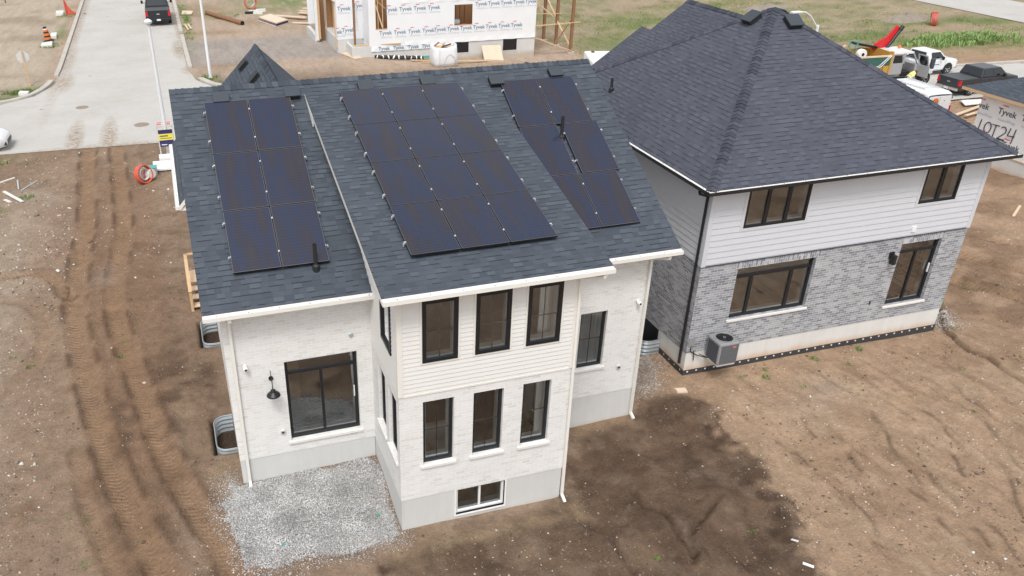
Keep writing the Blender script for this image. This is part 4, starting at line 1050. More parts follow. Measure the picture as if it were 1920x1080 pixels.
mb = MB(); mb.box(ex + .35, gYB, 0, 18.8, WY1 - .25, 4.95, 'gsiding'); mb.prism([V3(ex + .3, WY1 - .2, 4.9), V3(2 * WX - ex - .3, WY1 - .2, 4.9), V3(WX, WY1 - .2, WZ - .2)], (0, -.1, 0), 'gsiding'); mb.build('front_wing_wall', B)
ridge_caps('ridge_cap', wr, (WX, WY0, WZ), (WX, WY1, WZ), (-1, 0, -sl2), (1, 0, -sl2), 'cap2', half=.15)
gutter(B, (eX0 - .1, eY0, GE), (eX1 + .1, eY0, GE), (0, -1, 0), 'blackal', 'trimw')
gutter(B, (eX0, eY0 - .0, GE), (eX0, eY1, GE), (-1, 0, 0), 'blackal', 'trimw')
downspout(B, [(9.12, 1.12, 5.06), (9.2, 1.18, 4.94), (9.49, 1.25, 4.82), (9.49, 1.27, -.25), (9.45, 1.2, -.38)], 'blackal', .045)
gn = V3(0, -(AP.z - GE) / (AP.y - eY0), 1).normalized(); gt = V3(0, 1, (AP.z - GE) / (AP.y - eY0)).normalized()
sF = (AP.z - GE) / (AP.y - eY0); sLf = (AP.z - GE) / (AP.x - eX0)
roof_box('roof_vent', B, (14.42, 5.35, AP.z - (AP.y - 5.35) * sF), gn, gt, V3(1, 0, 0), .44, .42, .16, 'ventgrey')
ln_ = V3(-sLf, 0, 1).normalized(); lt = V3(1, 0, sLf).normalized()
roof_box('roof_vent', B, (13.62, 6.15, AP.z - (AP.x - 13.62) * sLf), ln_, lt, V3(0, 1, 0), .44, .42, .16, 'ventgrey')
rn_ = V3(sLf, 0, 1).normalized(); rt_ = V3(-1, 0, sLf).normalized()
roof_box('roof_vent', B, (14.72, 6.25, AP.z - (14.72 - AP.x) * sLf), rn_, rt_, V3(0, 1, 0), .44, .42, .16, 'ventgrey')
pipe_vent(B, 10.1, 8.05, GE + (10.1 - eX0) * sLf, .42)
mb = MB(); mb.obox(FG, 16.05, 16.21, 2.16, 2.36, 0, .05, 'black'); mb.obox(FG, 16.07, 16.19, 2.0, 2.30, .05, .2, 'black'); lo = mb.build('wall_lantern', B, bevel=.01)
mb = MB(); mb.obox(FG, 16.085, 16.175, 2.05, 2.24, .045, .205, 'cglass'); mb.build('lantern_glass', lo)
mb = MB(); mb.obox(FG, 16.6, 16.74, 2.94, 3.12, .0, .06, 'trimw'); mb.build('wall_vent', B, bevel=.01)
mb = MB(); mb.obox(FG, 15.82, 15.86, .62, .74, 0, .03, 'ventgrey'); mb.build('gas_stub', B)

# air conditioner on a wall bracket
ac = root('air_conditioner', 'grey air conditioner with a round fan grille on top beside the grey brick wall', 'air conditioner', (10.46, .70, -.22), scale=.92)
mb = MB(); mb.box(-.36, -.34, .12, .36, .34, .90, 'acgrey'); mb.build('casing', ac, local=True, bevel=.05)
mb = MB()
for k in range(17):
    x = -.29 + k * .036; mb.box(x, -.349, .17, x + .014, -.340, .82, 'ventgrey')
    if k < 16: yy = -.27 + k * .034; mb.box(-.369, yy, .17, -.360, yy + .014, .82, 'ventgrey')
mb.build('louvre', ac, local=True)
mb = MB(); mb.lathe([(.29, .90), (.30, .915), (.27, .925), (.26, .915)], 'acgrey', 28, cap=False); mb.lathe([(.262, .903), (.001, .904)], 'black', 24, cap=False)
for r in (.06, .1, .14, .18, .22): mb.lathe([(r, .918), (r + .008, .922), (r + .012, .918)], 'darkpl', 24, cap=False)
for k in range(5):
    a = k * 2 * math.pi / 5; mb.beam((0, 0, .925), (.27 * math.cos(a), .27 * math.sin(a), .92), .012, .012, 'darkpl')
mb.lathe([(.045, .915), (.045, .93)], 'acgrey', 14); mb.build('fan_grille', ac, local=True)
mb = MB(); mb.box(.1, -.352, .72, .22, -.349, .77, 'inkred'); mb.build('badge', ac, local=True)
mb = MB(); mb.tube([(-.7, .44, .32), (-.72, .40, .20), (-.72, .36, -.02)], .015, 'darkpl', 6); mb.tube([(-.86, .45, .72), (-.84, .42, .3), (-.6, .38, .14), (-.36, .2, .12)], .018, 'black', 6); mb.tube([(-.6, .30, .24), (-.1, .0, .05)], .012, 'black', 6); mb.box(-.96, .40, .5, -.74, .47, .78, 'acgrey'); mb.build('line_set', ac, local=True)
mb = MB(); mb.box(-.32, -.3, .06, .32, .3, .119, 'alu'); mb.box(-.3, .3, .04, -.26, .47, .119, 'alu'); mb.box(.26, .3, .04, .3, .47, .119, 'alu'); mb.build('bracket', ac, local=True)

# corrugated window wells
def well(label, x, y0, y1, dx, ztop, zbot, fill=True):
    L = y1 - y0; w = root('window_well', label, 'window well', (x, (y0 + y1) / 2, ztop - .1), group='corrugated window wells')
    mb = MB(); path = []
    r = min(.28, dx * .6)
    for a in np.linspace(0, math.pi / 2, 6): path.append((-(dx - r) - r * math.sin(a), -L / 2 + r - r * math.cos(a)))
    path = [(0, -L / 2)] + path + [(px, -py) for px, py in path[::-1]] + [(0, L / 2)]
    zs = np.arange(zbot, ztop, .033); rows = []
    for i, z in enumerate(zs):
        o_ = .012 * math.sin(i * math.pi / 2)
        rows.append([(px * (1 + o_ / dx), py * (1 + o_ / (L / 2)), z - ztop + .1) for px, py in path])
    b0 = len(mb.v)
    n = len(path)
    vs = [p for r_ in rows for p in r_]; fs = [(i * n + j, i * n + j + 1, (i + 1) * n + j + 1, (i + 1) * n + j) for i in range(len(rows) - 1) for j in range(n - 1)]
    mb.mesh(vs, fs, 'galv'); mb.build('corrugated_wall', w, local=True, solid=.006)
    mb = MB(); mb.tube([(px * 1.01, py * 1.01, .1) for px, py in path], .013, 'galv', 6); mb.build('rim', w, local=True)
    mb = MB(); mb.face([(px, py, zbot - ztop + .12) for px, py in path], 'soil' if fill else 'darkpl'); mb.build('well_floor', w, local=True)
    return w
well('corrugated steel window well nearest the camera on the left wall of the white house', XL, 1.34, 2.82, .50, -.60, -1.6)
well('corrugated steel window well under the left eave of the white house', XL, 6.75, 8.4, .50, -.60, -1.6)
well('corrugated steel window well between the two brick houses', gX0, 2.45, 3.95, .62, -.30, -1.5)
mb = MB(); mb.obox(LG, 2.6, 3.8, -1.2, -.05, .0, .02, 'black'); mb.build('basement_window', B)

# timber side steps
st = root('wooden_steps', 'new timber steps with handrails at the left side door of the white house', 'steps', (-3.62, 10.45, -.7))
for k in range(4):
    mb = MB(); mb.box(-.42, -1.25 + k * .27, .18 * (k + 1) - .04, .40, -1.25 + k * .27 + .29, .18 * (k + 1), 'woodp'); mb.build('tread', st, local=True)
mb = MB(); mb.box(-.42, -.16, .72, .40, .35, .76, 'woodp'); mb.build('landing', st, local=True)
for x in (-.40, .37):
    mb = MB(); mb.prism([V3(x, -1.28, 0), V3(x, -1.28, .16), V3(x, -.16, .72), V3(x, .35, .72), V3(x, .35, .5), V3(x, -.1, .5), V3(x, -1.0, 0)], (.04, 0, 0), 'wood'); mb.build('stringer', st, local=True)
    mb = MB(); mb.beam((x, -1.24, 0), (x, -1.24, .80), .09, .09, 'wood'); mb.beam((x, .30, 0), (x, .30, 1.35), .09, .09, 'wood'); mb.beam((x, -1.32, .76), (x, -.1, 1.38), .11, .04, 'wood'); mb.beam((x, -.12, 1.38), (x, .36, 1.38), .11, .04, 'wood')
    if x < 0: mb.beam((x, .34, 1.38), (x + .8, .34, 1.38), .11, .04, 'wood')
    mb.build('railing', st, local=True)

# ------------------------------------------------------------------ stones and gravel
def rocks(name, pts, sizes, mat, label, flat=.6, kind='stuff'):
    n = len(pts)
    base = np.array([(1, 0, 0), (-1, 0, 0), (0, 1, 0), (0, -1, 0), (0, 0, 1), (0, 0, -1)], float)
    fc = np.array([(0, 2, 4), (2, 1, 4), (1, 3, 4), (3, 0, 4), (2, 0, 5), (1, 2, 5), (3, 1, 5), (0, 3, 5)])
    sc_ = RNG.uniform(.6, 1.25, (n, 6, 1)) * sizes[:, None, None]
    v = base[None] * sc_
    v[:, :, 2] *= flat
    v += RNG.normal(0, .16, v.shape) * sizes[:, None, None]
    a = RNG.uniform(0, 6.28, n); ca_, sa_ = np.cos(a), np.sin(a); tx = RNG.normal(0, .35, n)
    x = v[:, :, 0] * ca_[:, None] - v[:, :, 1] * sa_[:, None]; y = v[:, :, 0] * sa_[:, None] + v[:, :, 1] * ca_[:, None]
    z = v[:, :, 2] + x * tx[:, None]
    P = np.stack([x, y, z], -1) + pts[:, None, :]
    Fc = (fc[None] + (np.arange(n) * 6)[:, None, None]).reshape(-1, 3)
    me = bpy.data.meshes.new(name); V = P.reshape(-1, 3)
    me.vertices.add(len(V)); me.vertices.foreach_set('co', V.astype(np.float32).ravel())
    me.loops.add(len(Fc) * 3); me.loops.foreach_set('vertex_index', Fc.astype(np.int32).ravel())
    me.polygons.add(len(Fc)); me.polygons.foreach_set('loop_start', np.arange(0, len(Fc) * 3, 3, dtype=np.int32)); me.polygons.foreach_set('loop_total', np.full(len(Fc), 3, dtype=np.int32))
    me.update(calc_edges=True); me.materials.append(mat)
    o_ = bpy.data.objects.new(name, me); col.objects.link(o_); return tag(o_, label, kind=kind)
def mat_rock(name, stops):
    t = NT(name); g = t.n('ShaderNodeNewGeometry'); c = t.ramp(g.outputs['Random Per Island'], stops)
    hs = t.n('ShaderNodeHueSaturation'); t.put(hs.inputs['Color'], c); t.put(hs.inputs['Value'], t.math('MULTIPLY_ADD', t.noise(t.coord('Object'), 1.5, 4, .6), 1.3, .35))
    return t.done(hs.outputs[0], 0.85, spec=.2)
M['rock'] = mat_rock('site_stones', [(0, (.16, .12, .09)), (.3, (.34, .28, .22)), (.6, (.52, .47, .41)), (1, (.78, .76, .72))])
M['clod'] = mat_rock('soil_clods', [(0, (.12, .083, .058)), (.5, (.20, .142, .10)), (1, (.28, .205, .15))])
M['gravel'] = mat_rock('limestone_gravel', [(0, (.36, .345, .325)), (.3, (.50, .495, .485)), (.7, (.64, .645, .65)), (1, (.84, .85, .86))])
M['gravelb'] = mat_rock('beige_gravel', [(0, (.30, .26, .22)), (.5, (.50, .46, .42)), (1, (.70, .67, .64))])
def clear(x, y, m=.02):
    a = ~((x > XL - m) & (x < XR + m) & (y > 0 - m) & (y < 13)); b = ~((x > -m) & (x < W + m) & (y > -D - m) & (y < 1)); c_ = ~((x > gX0 - m) & (x < gX1 + m) & (y > gY - m) & (y < 14.3))
    d_ = ~((x > -3.9) & (x < XL) & (((y > 1.3) & (y < 2.9)) | ((y > 6.7) & (y < 8.5)))) & ~((x > 8.9) & (x < 9.6) & (y > 2.4) & (y < 4))
    return a & b & c_ & d_
n = 70000
px = RNG.uniform(-14, 30, n); py = -7.5 + 35 * RNG.random(n) ** 1.5
dens = fbm(px, py, 1.3, 201, 3); dsd = sdist(px, py, DARK)
p = .10 + .9 * sst(.52, .72, dens) + 2.6 * np.exp(-((dsd - .10) / .28) ** 2) * (px > 7) * (py < -.5) + .3 * (px > 9) * (py < 1) + 1.3 * (px < -8.2) * (py < 12) + .5 * (px < -8) * (py > 12)
trk = np.zeros(n)
for pl, w, d, b in TRACKS:
    dd, s, sd = polydist(px, py, pl); trk = np.maximum(trk, np.exp(-(dd / w) ** 2))
p *= 1 - .8 * trk; p *= np.where(dsd < -.2, .6, 1)
p *= np.where((px > 12) & (px < 19) & (py > -.2) & (py < 1.1), 2, 1)
k = (RNG.random(n) < p * .62) & clear(px, py) & (py < 27.4)
px, py = px[k], py[k]; sz = .008 + .022 * RNG.random(len(px)) ** 2.0 + .045 * (RNG.random(len(px)) < .03) * RNG.random(len(px))
sz *= np.where(py > 12, 1.5, 1) * np.where(px < -8, 1.25, 1)
rocks('stones', np.stack([px, py, height(px, py) + sz * .15], -1), sz, M['rock'], 'small pale stones scattered over the bare soil')
n = 30000
px = RNG.uniform(-13, 24, n); py = -7.5 + 24 * RNG.random(n) ** 1.3
dens = fbm(px, py, .9, 301, 3); k = (RNG.random(n) < sst(.45, .7, dens) * .9) & clear(px, py)
px, py = px[k], py[k]; sz = .014 + .05 * RNG.random(len(px)) ** 3
rocks('soil_clods', np.stack([px, py, height(px, py)], -1), sz, M['clod'], 'loose brown clods of soil on the ground', .55)
def gravel(name, n, poly, mound, mat, label, s0=.014, s1=.02, fray=.25):
    xs = [p[0] for p in poly]; ys = [p[1] for p in poly]
    x = RNG.uniform(min(xs) - .5, max(xs) + .3, n); y = RNG.uniform(min(ys) - .5, max(ys) + .3, n)
    d = sdist(x, y, poly) + (fbm(x, y, .6, 401, 3) - .5) * fray * 2
    k = (RNG.random(n) < np.clip(1.05 * (1 - sst(-.10, .02, d)) + .22 * (1 - sst(.0, .5, d)), 0, 1)) & clear(x, y, .0)
    x, y, d = x[k], y[k], d[k]; s_ = s0 + s1 * RNG.random(len(x)) ** 1.5
    return rocks(name, np.stack([x, y, height(x, y) + mound * (1 - sst(-.7, .05, d)) + s_ * .3 + RNG.uniform(0, .018, len(x))], -1), s_, mat, label)
gravel('gravel', 85000, GRAVEL, .035, M['gravel'], 'pale grey crushed gravel in the corner below the patio door', .007, .012)
gravel('gravel', 9000, [(7.6, .7), (8.0, 1.2), (8.3, 2.4), (9.2, 2.5), (9.3, 1.9), (8.9, 1.3), (8.6, .7)], .03, M['gravelb'], 'beige gravel strip between the two brick houses', .010, .016)
gravel('gravel', 8000, [(19.0, 1.2), (19.0, 2.7), (19.8, 2.8), (20.2, 1.9), (19.7, 1.1)], .22, M['gravelb'], 'small gravel heap at the right corner of the grey house', .012, .018)

# ------------------------------------------------------------------ weeds and grass
M['weed'] = plain('weed_leaves', (.15, .24, .06), .7, var=.35, scale=4)
M['reed'] = plain('reed_blades', (.26, .38, .13), .7, var=.3, scale=1)
M['drygrass'] = plain('dry_grass', (.34, .32, .14), .8, var=.3, scale=1)
def tufts(name, spots, label, mat='weed'):
    V = []; Fq = []
    for (x, y, r, hh, n) in spots:
        z0 = H(x, y)
        for _ in range(n):
            a = RNG.uniform(0, 6.28); q = r * math.sqrt(RNG.random()); bx, by = x + q * math.cos(a), y + q * math.sin(a)
            th = RNG.uniform(0, 6.28); w = (hh * .10 + .004 if hh < .5 else .022); h = hh * RNG.uniform(.5, 1.1); lean = RNG.uniform(.1, .9) * h
            dx, dy = math.cos(th), math.sin(th); b = len(V)
            V += [(bx - dy * w, by + dx * w, z0 - .01), (bx + dy * w, by - dx * w, z0 - .01), (bx + dx * lean * .5 + dy * w, by + dy * lean * .5 - dx * w, z0 + h * .7), (bx + dx * lean * .5 - dy * w, by + dy * lean * .5 + dx * w, z0 + h * .7), (bx + dx * lean, by + dy * lean, z0 + h)]
            Fq += [(b, b + 1, b + 2, b + 3), (b + 3, b + 2, b + 4)]
    me = bpy.data.meshes.new(name); me.from_pydata(V, [], Fq); me.materials.append(M[mat]); o_ = bpy.data.objects.new(name, me); col.objects.link(o_)
    return tag(o_, label, kind='stuff')
sp = [(-7.55, -2.85, .12, .07, 50), (-6.3, 7.0, .10, .07, 30), (-6.2, 7.9, .10, .05, 16), (-8.9, 7.3, .15, .06, 50), (-9.4, 7.9, .15, .05, 30), (-10.1, 9.6, .18, .07, 36), (-10.6, 9.9, .15, .07, 40), (-11.2, 20.4, .4, .08, 80), (-10.4, 21.6, .35, .1, 80),
      (-6.9, -1.5, .18, .05, 40), (-6.6, -1.2, .12, .05, 20), (-7.0, -.2, .15, .04, 26), (-7.3, 0, .1, .04, 20), (11.9, .3, .14, .07, 40), (12.1, .62, .1, .07, 20), (13.9, .7, .14, .08, 40), (15.6, .75, .12, .08, 40), (11.2, .5, .12, .06, 20), (14.7, .2, .10, .06, 14), (20.5, 2.6, .3, .07, 40), (22.6, 3.2, .3, .07, 30),
      (5.2, -5.0, .06, .08, 18), (7.8, -4.8, .12, .05, 24), (9.6, -2.6, .1, .05, 14), (16.4, -2.8, .08, .05, 16), (17.8, -1.0, .12, .06, 24), (12.6, -.4, .12, .05, 20), (19.4, .9, .12, .06, 20)]
tufts('weeds', sp, 'small green weeds sprouting from the bare soil')
sp = []
for cx, cy, rx, ry, n in ((-12.7, 40.9, .9, .6, 30), (-1.3, 41.0, .7, .6, 14), (-1.7, 62, .3, 7, 26), (-12.1, 54.6, .5, 1.2, 14), (-11.6, 68, .8, 1, 10), (13, 76, 5, 5, 40), (2, 63, 2, 1, 6), (-12.7, 27.0, 1.2, .3, 10)) :
    for _ in range(n):
        sp.append((cx + RNG.normal(0, rx * .6), cy + RNG.normal(0, ry * .6), .3, .16 if cx < 50 else .8, 14 if cx < 50 else 26))
tufts('grass', sp, 'green grass and weeds along the curbs')
tufts('reeds', [(55.4 + RNG.normal(0, 2.0), 35.6 + RNG.normal(0, .6), .35, RNG.uniform(.35, .75), 26) for _ in range(170)], 'pale green stand of tall reeds in the field behind the pickups', 'reed')
sp = []
for _ in range(1500):
    x = RNG.uniform(26, 74); y = RNG.uniform(31, 75)
    if x > 65 and y < 66: continue
    v_ = float(fbm(np.array([x * .55]), np.array([y * 1.2]), 4.0, 101, 4)[0])
    if v_ > .5: sp.append((x, y, .5, .14, 9))
tufts('field_grass', sp, 'low tufts of wild grass over the field', 'weed')
sp = [(RNG.uniform(26, 66), RNG.uniform(31, 60), .6, .12, 9) for _ in range(900)]
tufts('dry_grass', sp, 'dry straw-coloured grass over the field', 'drygrass')

# ------------------------------------------------------------------ lettering helper: built-in font turned into mesh
TXT = {}
def text_mesh(s, size=1.0, bold=0.0):
    k = (s, bold)
    if k not in TXT:
        cu = bpy.data.curves.new('lettering', 'FONT'); cu.body = s; cu.size = 1.0; cu.align_x = 'CENTER'; cu.align_y = 'CENTER'; cu.offset = bold; cu.resolution_u = 2
        ob = bpy.data.objects.new('lettering', cu); col.objects.link(ob)
        bpy.context.view_layer.update()
        m_ = bpy.data.meshes.new_from_object(ob.evaluated_get(bpy.context.evaluated_depsgraph_get()))
        TXT[k] = ([tuple(v.co) for v in m_.vertices], [tuple(p.vertices) for p in m_.polygons])
        bpy.data.objects.remove(ob); bpy.data.curves.remove(cu); bpy.data.meshes.remove(m_)
    return TXT[k]
def add_text(mb, s, F, u, z, size, mat, d=.004, bold=0.0, slant=0.0):
    """lettering lying on a wall: F wall frame seen from outside"""
    O, U, N = F; rd = -(N.cross(Vector((0, 0, 1)))).normalized()       # reading direction seen from outside
    V_, F_ = text_mesh(s, 1, bold)
    vs = [O + U * u + rd * (x * size) + Vector((0, 0, z + y * size + x * size * slant)) + N * d for x, y, _ in V_]
    mb.mesh(vs, F_, mat)

# ------------------------------------------------------------------ the house under construction, wrapped in white sheeting
T = root('house_under_construction', 'half-built house wrapped in white printed sheeting with open timber-framed window holes', 'house', (16, 48, -1))
TY = 43.9; FT = FRONT(0, TY)
T0, T1 = 10.3, 23.15
whole = [(16.7, 18.08, 1.23, 2.65), (10.8, 11.64, 1.27, 4.2), (10.06, 10.3, .97, 2.9)]
mb = MB(); cut(FT, 10.3, T1, .06, 6.0, [(16.7, 18.08, 1.23, 2.65), (10.8, 11.64, 1.27, 4.2)], 'wrap', mb)
mb.face([V3(T1, TY, .06), V3(T1, 54, .06), V3(T1, 54, 6), V3(T1, TY, 6)], 'wrap'); mb.face([V3(T1, 54, .06), V3(7.6, 54, .06), V3(7.6, 54, 6), V3(T1, 54, 6)], 'wrap')
FT2 = FRONT(0, 45.9)
cut(FT2, 8.38, 10.3, .30, 6.0, [(9.72, 9.95, .9, 2.85)], 'wrap', mb)
mb.face([V3(10.3, TY, .06), V3(10.3, 45.9, .06), V3(10.3, 45.9, 6), V3(10.3, TY, 6)], 'wrap')
FTL = LEFT(8.38, 45.9); cut(FTL, 0, 7.5, .3, 6.0, [(.6, 5.6, .3, 3.0)], 'wrap', mb)
mb.face([V3(7.62, 50.5, -.6), V3(7.62, 50.7, -.6), V3(7.62, 50.7, 6), V3(7.62, 50.5, 6)], 'wrap')
# loose bottom edge and laps of the sheeting
for (u0, u1, z0, z1, d0) in ((10.4, 16.2, -.28, .12, .03), (12.9, T1, .02, .36, .035), (12.7, T1 + .06, 2.92, 3.3, .02)):
    n = 40
    for i in range(n):
        a, b = u0 + (u1 - u0) * i / n, u0 + (u1 - u0) * (i + 1) / n
        wa, wb = .018 * math.sin(i * 1.3), .018 * math.sin((i + 1) * 1.3)
        mb.face([V3(a, TY - d0 - wa, z0 + wa), V3(b, TY - d0 - wb, z0 + wb), V3(b, TY - .008, z1), V3(a, TY - .008, z1)], 'wrap')
mb.build('wrapped_wall', T)
mb = MB()
rowz = [(2.55, 11.95, 1.06, 4), (2.62, 18.75, .98, 5), (.98, 11.5, 1.07, 4), (1.0, 15.6, 1.0, 7)]
for z, u0, du, n in rowz:
    for i in range(n):
        u = u0 + du * i
        if u > T1 - .3: continue
        add_text(mb, 'Tyvek', FT, u, z, .38, 'inkblue', .012, .012); add_text(mb, 'HomeWrap', FT, u + .06, z - .30, .17, 'inkpale', .012)
        mb.obox(FT, u - .30, u - .02, z + .245, z + .30, .010, .013, 'inkred')
for u in (11.35, 12.45, 13.55, 14.6):
    add_text(mb, 'Tyvek', FT, u, -.09, .34, 'inkblue', .052, .012)
for u, z in ((8.95, 2.45), (9.2, .95), (10.12, 2.6), (8.55, .85)):
    add_text(mb, 'Tyvek' if u > 8.6 else 'ek', FT2, u, z, .40, 'inkblue', .012, .012); mb.obox(FT2, u - .28, u - .02, z + .25, z + .30, .010, .013, 'inkred'); add_text(mb, 'HomeWrap', FT2, u, z - .30, .17, 'inkpale', .012)
mb.build('print_lettering', T)
mb = MB(); mb.box(T0 - .05, TY + .02, -2.4, T1, 54, .055, 'concA'); mb.box(8.4, 45.92, -2.4, 10.25, 54, .29, 'concA'); mb.box(7.45, 50.2, -2.4, 7.75, 54, -.1, 'concA')
mb.build('foundation', T)
mb = MB()
for (x0, y0, x1, y1, zt) in ((9.0, 43.9, 9.18, 45.9, .12), (9.18, 43.9, 10.3, 44.08, .12)): mb.box(x0, y0, -2.4, x1, y1, zt, 'concA')
mb.build('porch_foundation', T)
for (u0, u1, z0, z1) in ((16.74, 17.84, -.76, .03), (20.57, 21.69, -.82, .03)):
    mb = MB(); mb.obox(FT, u0, u1, z0, z1, -.3, -.012, 'black'); mb.obox(FT, u0 - .05, u0, z0 - .06, z1, -.0195, .005, 'concA'); mb.obox(FT, u0 - .05, u1 + .05, z0 - .06, z0, -.0195, .01, 'concA'); mb.build('basement_opening', T)
# framing inside the openings
mb = MB(); mb.box(10.4, 46.5, .06, 23, 46.6, 6, 'osb'); mb.box(8.5, 50.8, -.6, 10.2, 50.9, 6, 'osb'); mb.build('inner_sheathing', T)
def studs(name, xs, y, z0, z1, mat='woodb', w=.04, dp=.09):
    for x in xs:
        b = MB(); b.box(x, y, z0, x + w, y + dp, z1, mat); b.build(name, T)
studs('stud', [16.85, 17.2, 17.55, 17.9], 45.2, .1, 4)
studs('stud', [10.82, 11.0, 11.35], 44.1, .9, 4.6, 'wood', .05)
studs('stud', [8.45, 9.0, 9.6], 50.6, -.5, 3.6, 'wood', .08)
mb = MB(); mb.beam((10.85, TY + .1, 2.9), (11.35, TY + .2, 1.3), .09, .04, 'woodp'); mb.beam((10.5, TY + .3, 3.6), (11.6, TY + .3, 2.6), .09, .04, 'wood'); mb.build('brace', T)
mb = MB(); mb.obox(FT, 10.78, 10.82, 1.24, 4.2, -.12, .014, 'wood'); mb.obox(FT, 10.82, 11.62, 1.22, 1.27, -.12, .014, 'wood'); mb.build('opening_frame', T)
mb = MB(); mb.obox(FT, 16.66, 18.12, 1.19, 1.23, -.12, .012, 'wood'); mb.obox(FT, 16.66, 16.7, 1.23, 2.65, -.1, -.002, 'wood'); mb.build('opening_frame', T)
mb = MB(); mb.obox(FT, 16.75, 17.25, 1.25, 1.52, -.9, -.4, 'galv'); mb.build('inner_crate', T)
mb = MB(); mb.beam((8.36, 46.45, -.35), (8.36, 46.45, 3.1), .1, .1, 'wood'); mb.beam((7.66, 50.2, -.5), (7.66, 50.2, 6), .28, .28, 'wrap'); mb.beam((7.8, 50.1, -.4), (7.8, 50.1, 3.3), .18, .2, 'wood'); mb.beam((8.34, 46.1, 3.1), (7.66, 50.4, 3.5), .12, .35, 'wrap'); mb.build('garage_opening_frame', T)
mb = MB(); mb.box(7.8, 50.9, -.6, 8.4, 51.0, 5, 'osb'); mb.build('garage_back_wall', T)
mb = MB(); mb.tube([(9.35, 44.4, .1), (9.35, 44.4, 6.2)], .085, 'woodb', 8); mb.build('porch_post', T)
mb = MB(); mb.beam((9.2, 44.15, .19), (12.6, 43.82, .22), .12, .07, 'wood'); mb.build('loose_plank', T)
# porch timber posts with temporary braces at the right end
posts = [(25.9, 48.4), (25.75, 45.7), (25.85, 43.2)]
pf = root('timber_post_frame', 'three tall brown timber posts with pale cross braces beside the wrapped house', 'post frame', (25.8, 45.7, -1.1))
def bl(b, name): return b.build(name, pf)
for x, y in posts:
    z0 = H(x, y)
    b = MB(); b.box(x - .10, y - .10, z0 + .1, x + .10, y + .10, 6.0, 'woodb'); bl(b, 'post'); b = MB(); b.box(x - .25, y - .25, z0 - .3, x + .25, y + .25, z0 + .12, 'concA'); bl(b, 'footing')
for p, q in (((23.2, 44.0, -.05), (25.9, 43.1, -1.0)), ((23.1, 43.6, .9), (26.4, 43.0, 1.1)), ((23.2, 45.8, 1.4), (26.0, 45.6, 1.3)), ((23.2, 48.6, 2.3), (26.4, 48.2, 2.2)), ((25.9, 48.4, 2.2), (25.75, 45.6, .8)), ((25.72, 45.9, .9), (25.9, 43.1, -.9)), ((25.8, 43.3, 1.3), (25.6, 45.5, -.9)), ((23.4, 48.3, 3.0), (25.7, 45.8, .9)), ((23.8, 48.4, -.6), (26, 48.4, 2.6))):
    b = MB(); b.beam(p, q, .12, .05, 'wood'); bl(b, 'brace')
# things around the construction house
mb = MB(); mb.prism([V3(18.85, 43.05, -1.42), V3(20.35, 43.0, -1.45), V3(20.25, 43.55, -.33), V3(18.75, 43.6, -.30)], (0, .03, .01), 'ply')
tag(mb.build('plywood_sheet'), 'plywood sheet leaning on the foundation between the basement openings', 'plywood')
def boards(name, label, cat, segs, mat='woodp', w=.14, h=.045, group=None):
    r = root(name, label, cat, segs[0][0], group=group)
    for p, q in segs:
        b = MB(); b.beam(p, q, w, h, mat); b.build('board', r)
    return r
boards('lumber_stack', 'small pile of pale boards on the dirt right of the plywood sheet', 'lumber', [((20.4, 40.2, -1.2), (23.4, 40.0, -1.25)), ((20.5, 40.0, -1.15), (23.0, 39.7, -1.2)), ((20.7, 39.8, -1.2), (22.6, 39.5, -1.22)), ((20.9, 40.1, -1.10), (23.5, 39.95, -1.14))], w=.2)
boards('lumber_stack', 'long boards lying at the foundation left of the big bag', 'lumber', [((13.0, 42.6, -.75), (16.6, 42.2, -.95)), ((13.6, 42.0, -.8), (16.0, 41.6, -.9)), ((16.4, 42.3, -.95), (19.3, 42.5, -1.2))], 'wood', .2)
mb = MB(); mb.beam((8.75, 45.6, -.58), (9.35, 43.6, -.60), .55, .05, 'woodp'); tag(mb.build('plank'), 'pale plank lying at the left corner of the porch foundation', 'plank')
mb = MB(); pts = [(10.6 + .08 * i, 43.5 - .012 * i + .04 * math.sin(i), -.55 + .02 * math.sin(i * 2.1) - .004 * i) for i in range(44)]
mb.tube(pts, .13, 'darkpl', 8)
for i in range(1, 43, 5): mb.tube([pts[i], pts[i + 1]], .142, 'trimw', 8)
tag(mb.build('drain_sheet_roll'), 'long black roll with white marks along the foundation', 'roll')
mb = MB(); mb.box(13.9, 42.9, -.74, 14.9, 43.05, -.60, 'teal'); tag(mb.build('teal_box'), 'flat teal box at the end of the black roll', 'box')
# white bulk bag
bag = root('bulk_bag', 'big white bulk bag of offcuts standing in front of the wrapped house', 'bag', (14.9, 40.9, H(14.9, 40.9)))
mb = MB(); bz0 = [(-.78, -.62, 0), (.80, -.66, 0), (.84, .62, 0), (-.80, .66, 0)]
rings = []
for z, s_ in ((0, .92), (.35, 1.05), (.8, 1.08), (1.2, 1.03), (1.45, 1.0)):
    rg = []
    for i in range(24):
        a = 2 * math.pi * i / 24; ca_, sa_ = math.cos(a), math.sin(a); q = (abs(ca_) ** 9 + abs(sa_) ** 9) ** (-1 / 9)
        rg.append((ca_ * q * .82 * s_ * (1 + .02 * math.sin(i * 3 + z * 4)), sa_ * q * .68 * s_, z + (.10 * math.cos(2 * a + .5) if z > 1.4 else 0)))
    rings.append(rg)
vs = [p for r_ in rings for p in r_]; fs = [(i * 24 + j, i * 24 + (j + 1) % 24, (i + 1) * 24 + (j + 1) % 24, (i + 1) * 24 + j) for i in range(4) for j in range(24)]
mb.mesh(vs, fs, 'wrap'); mb.build('sack', bag, local=True, smooth=True, solid=.02)
mb = MB()
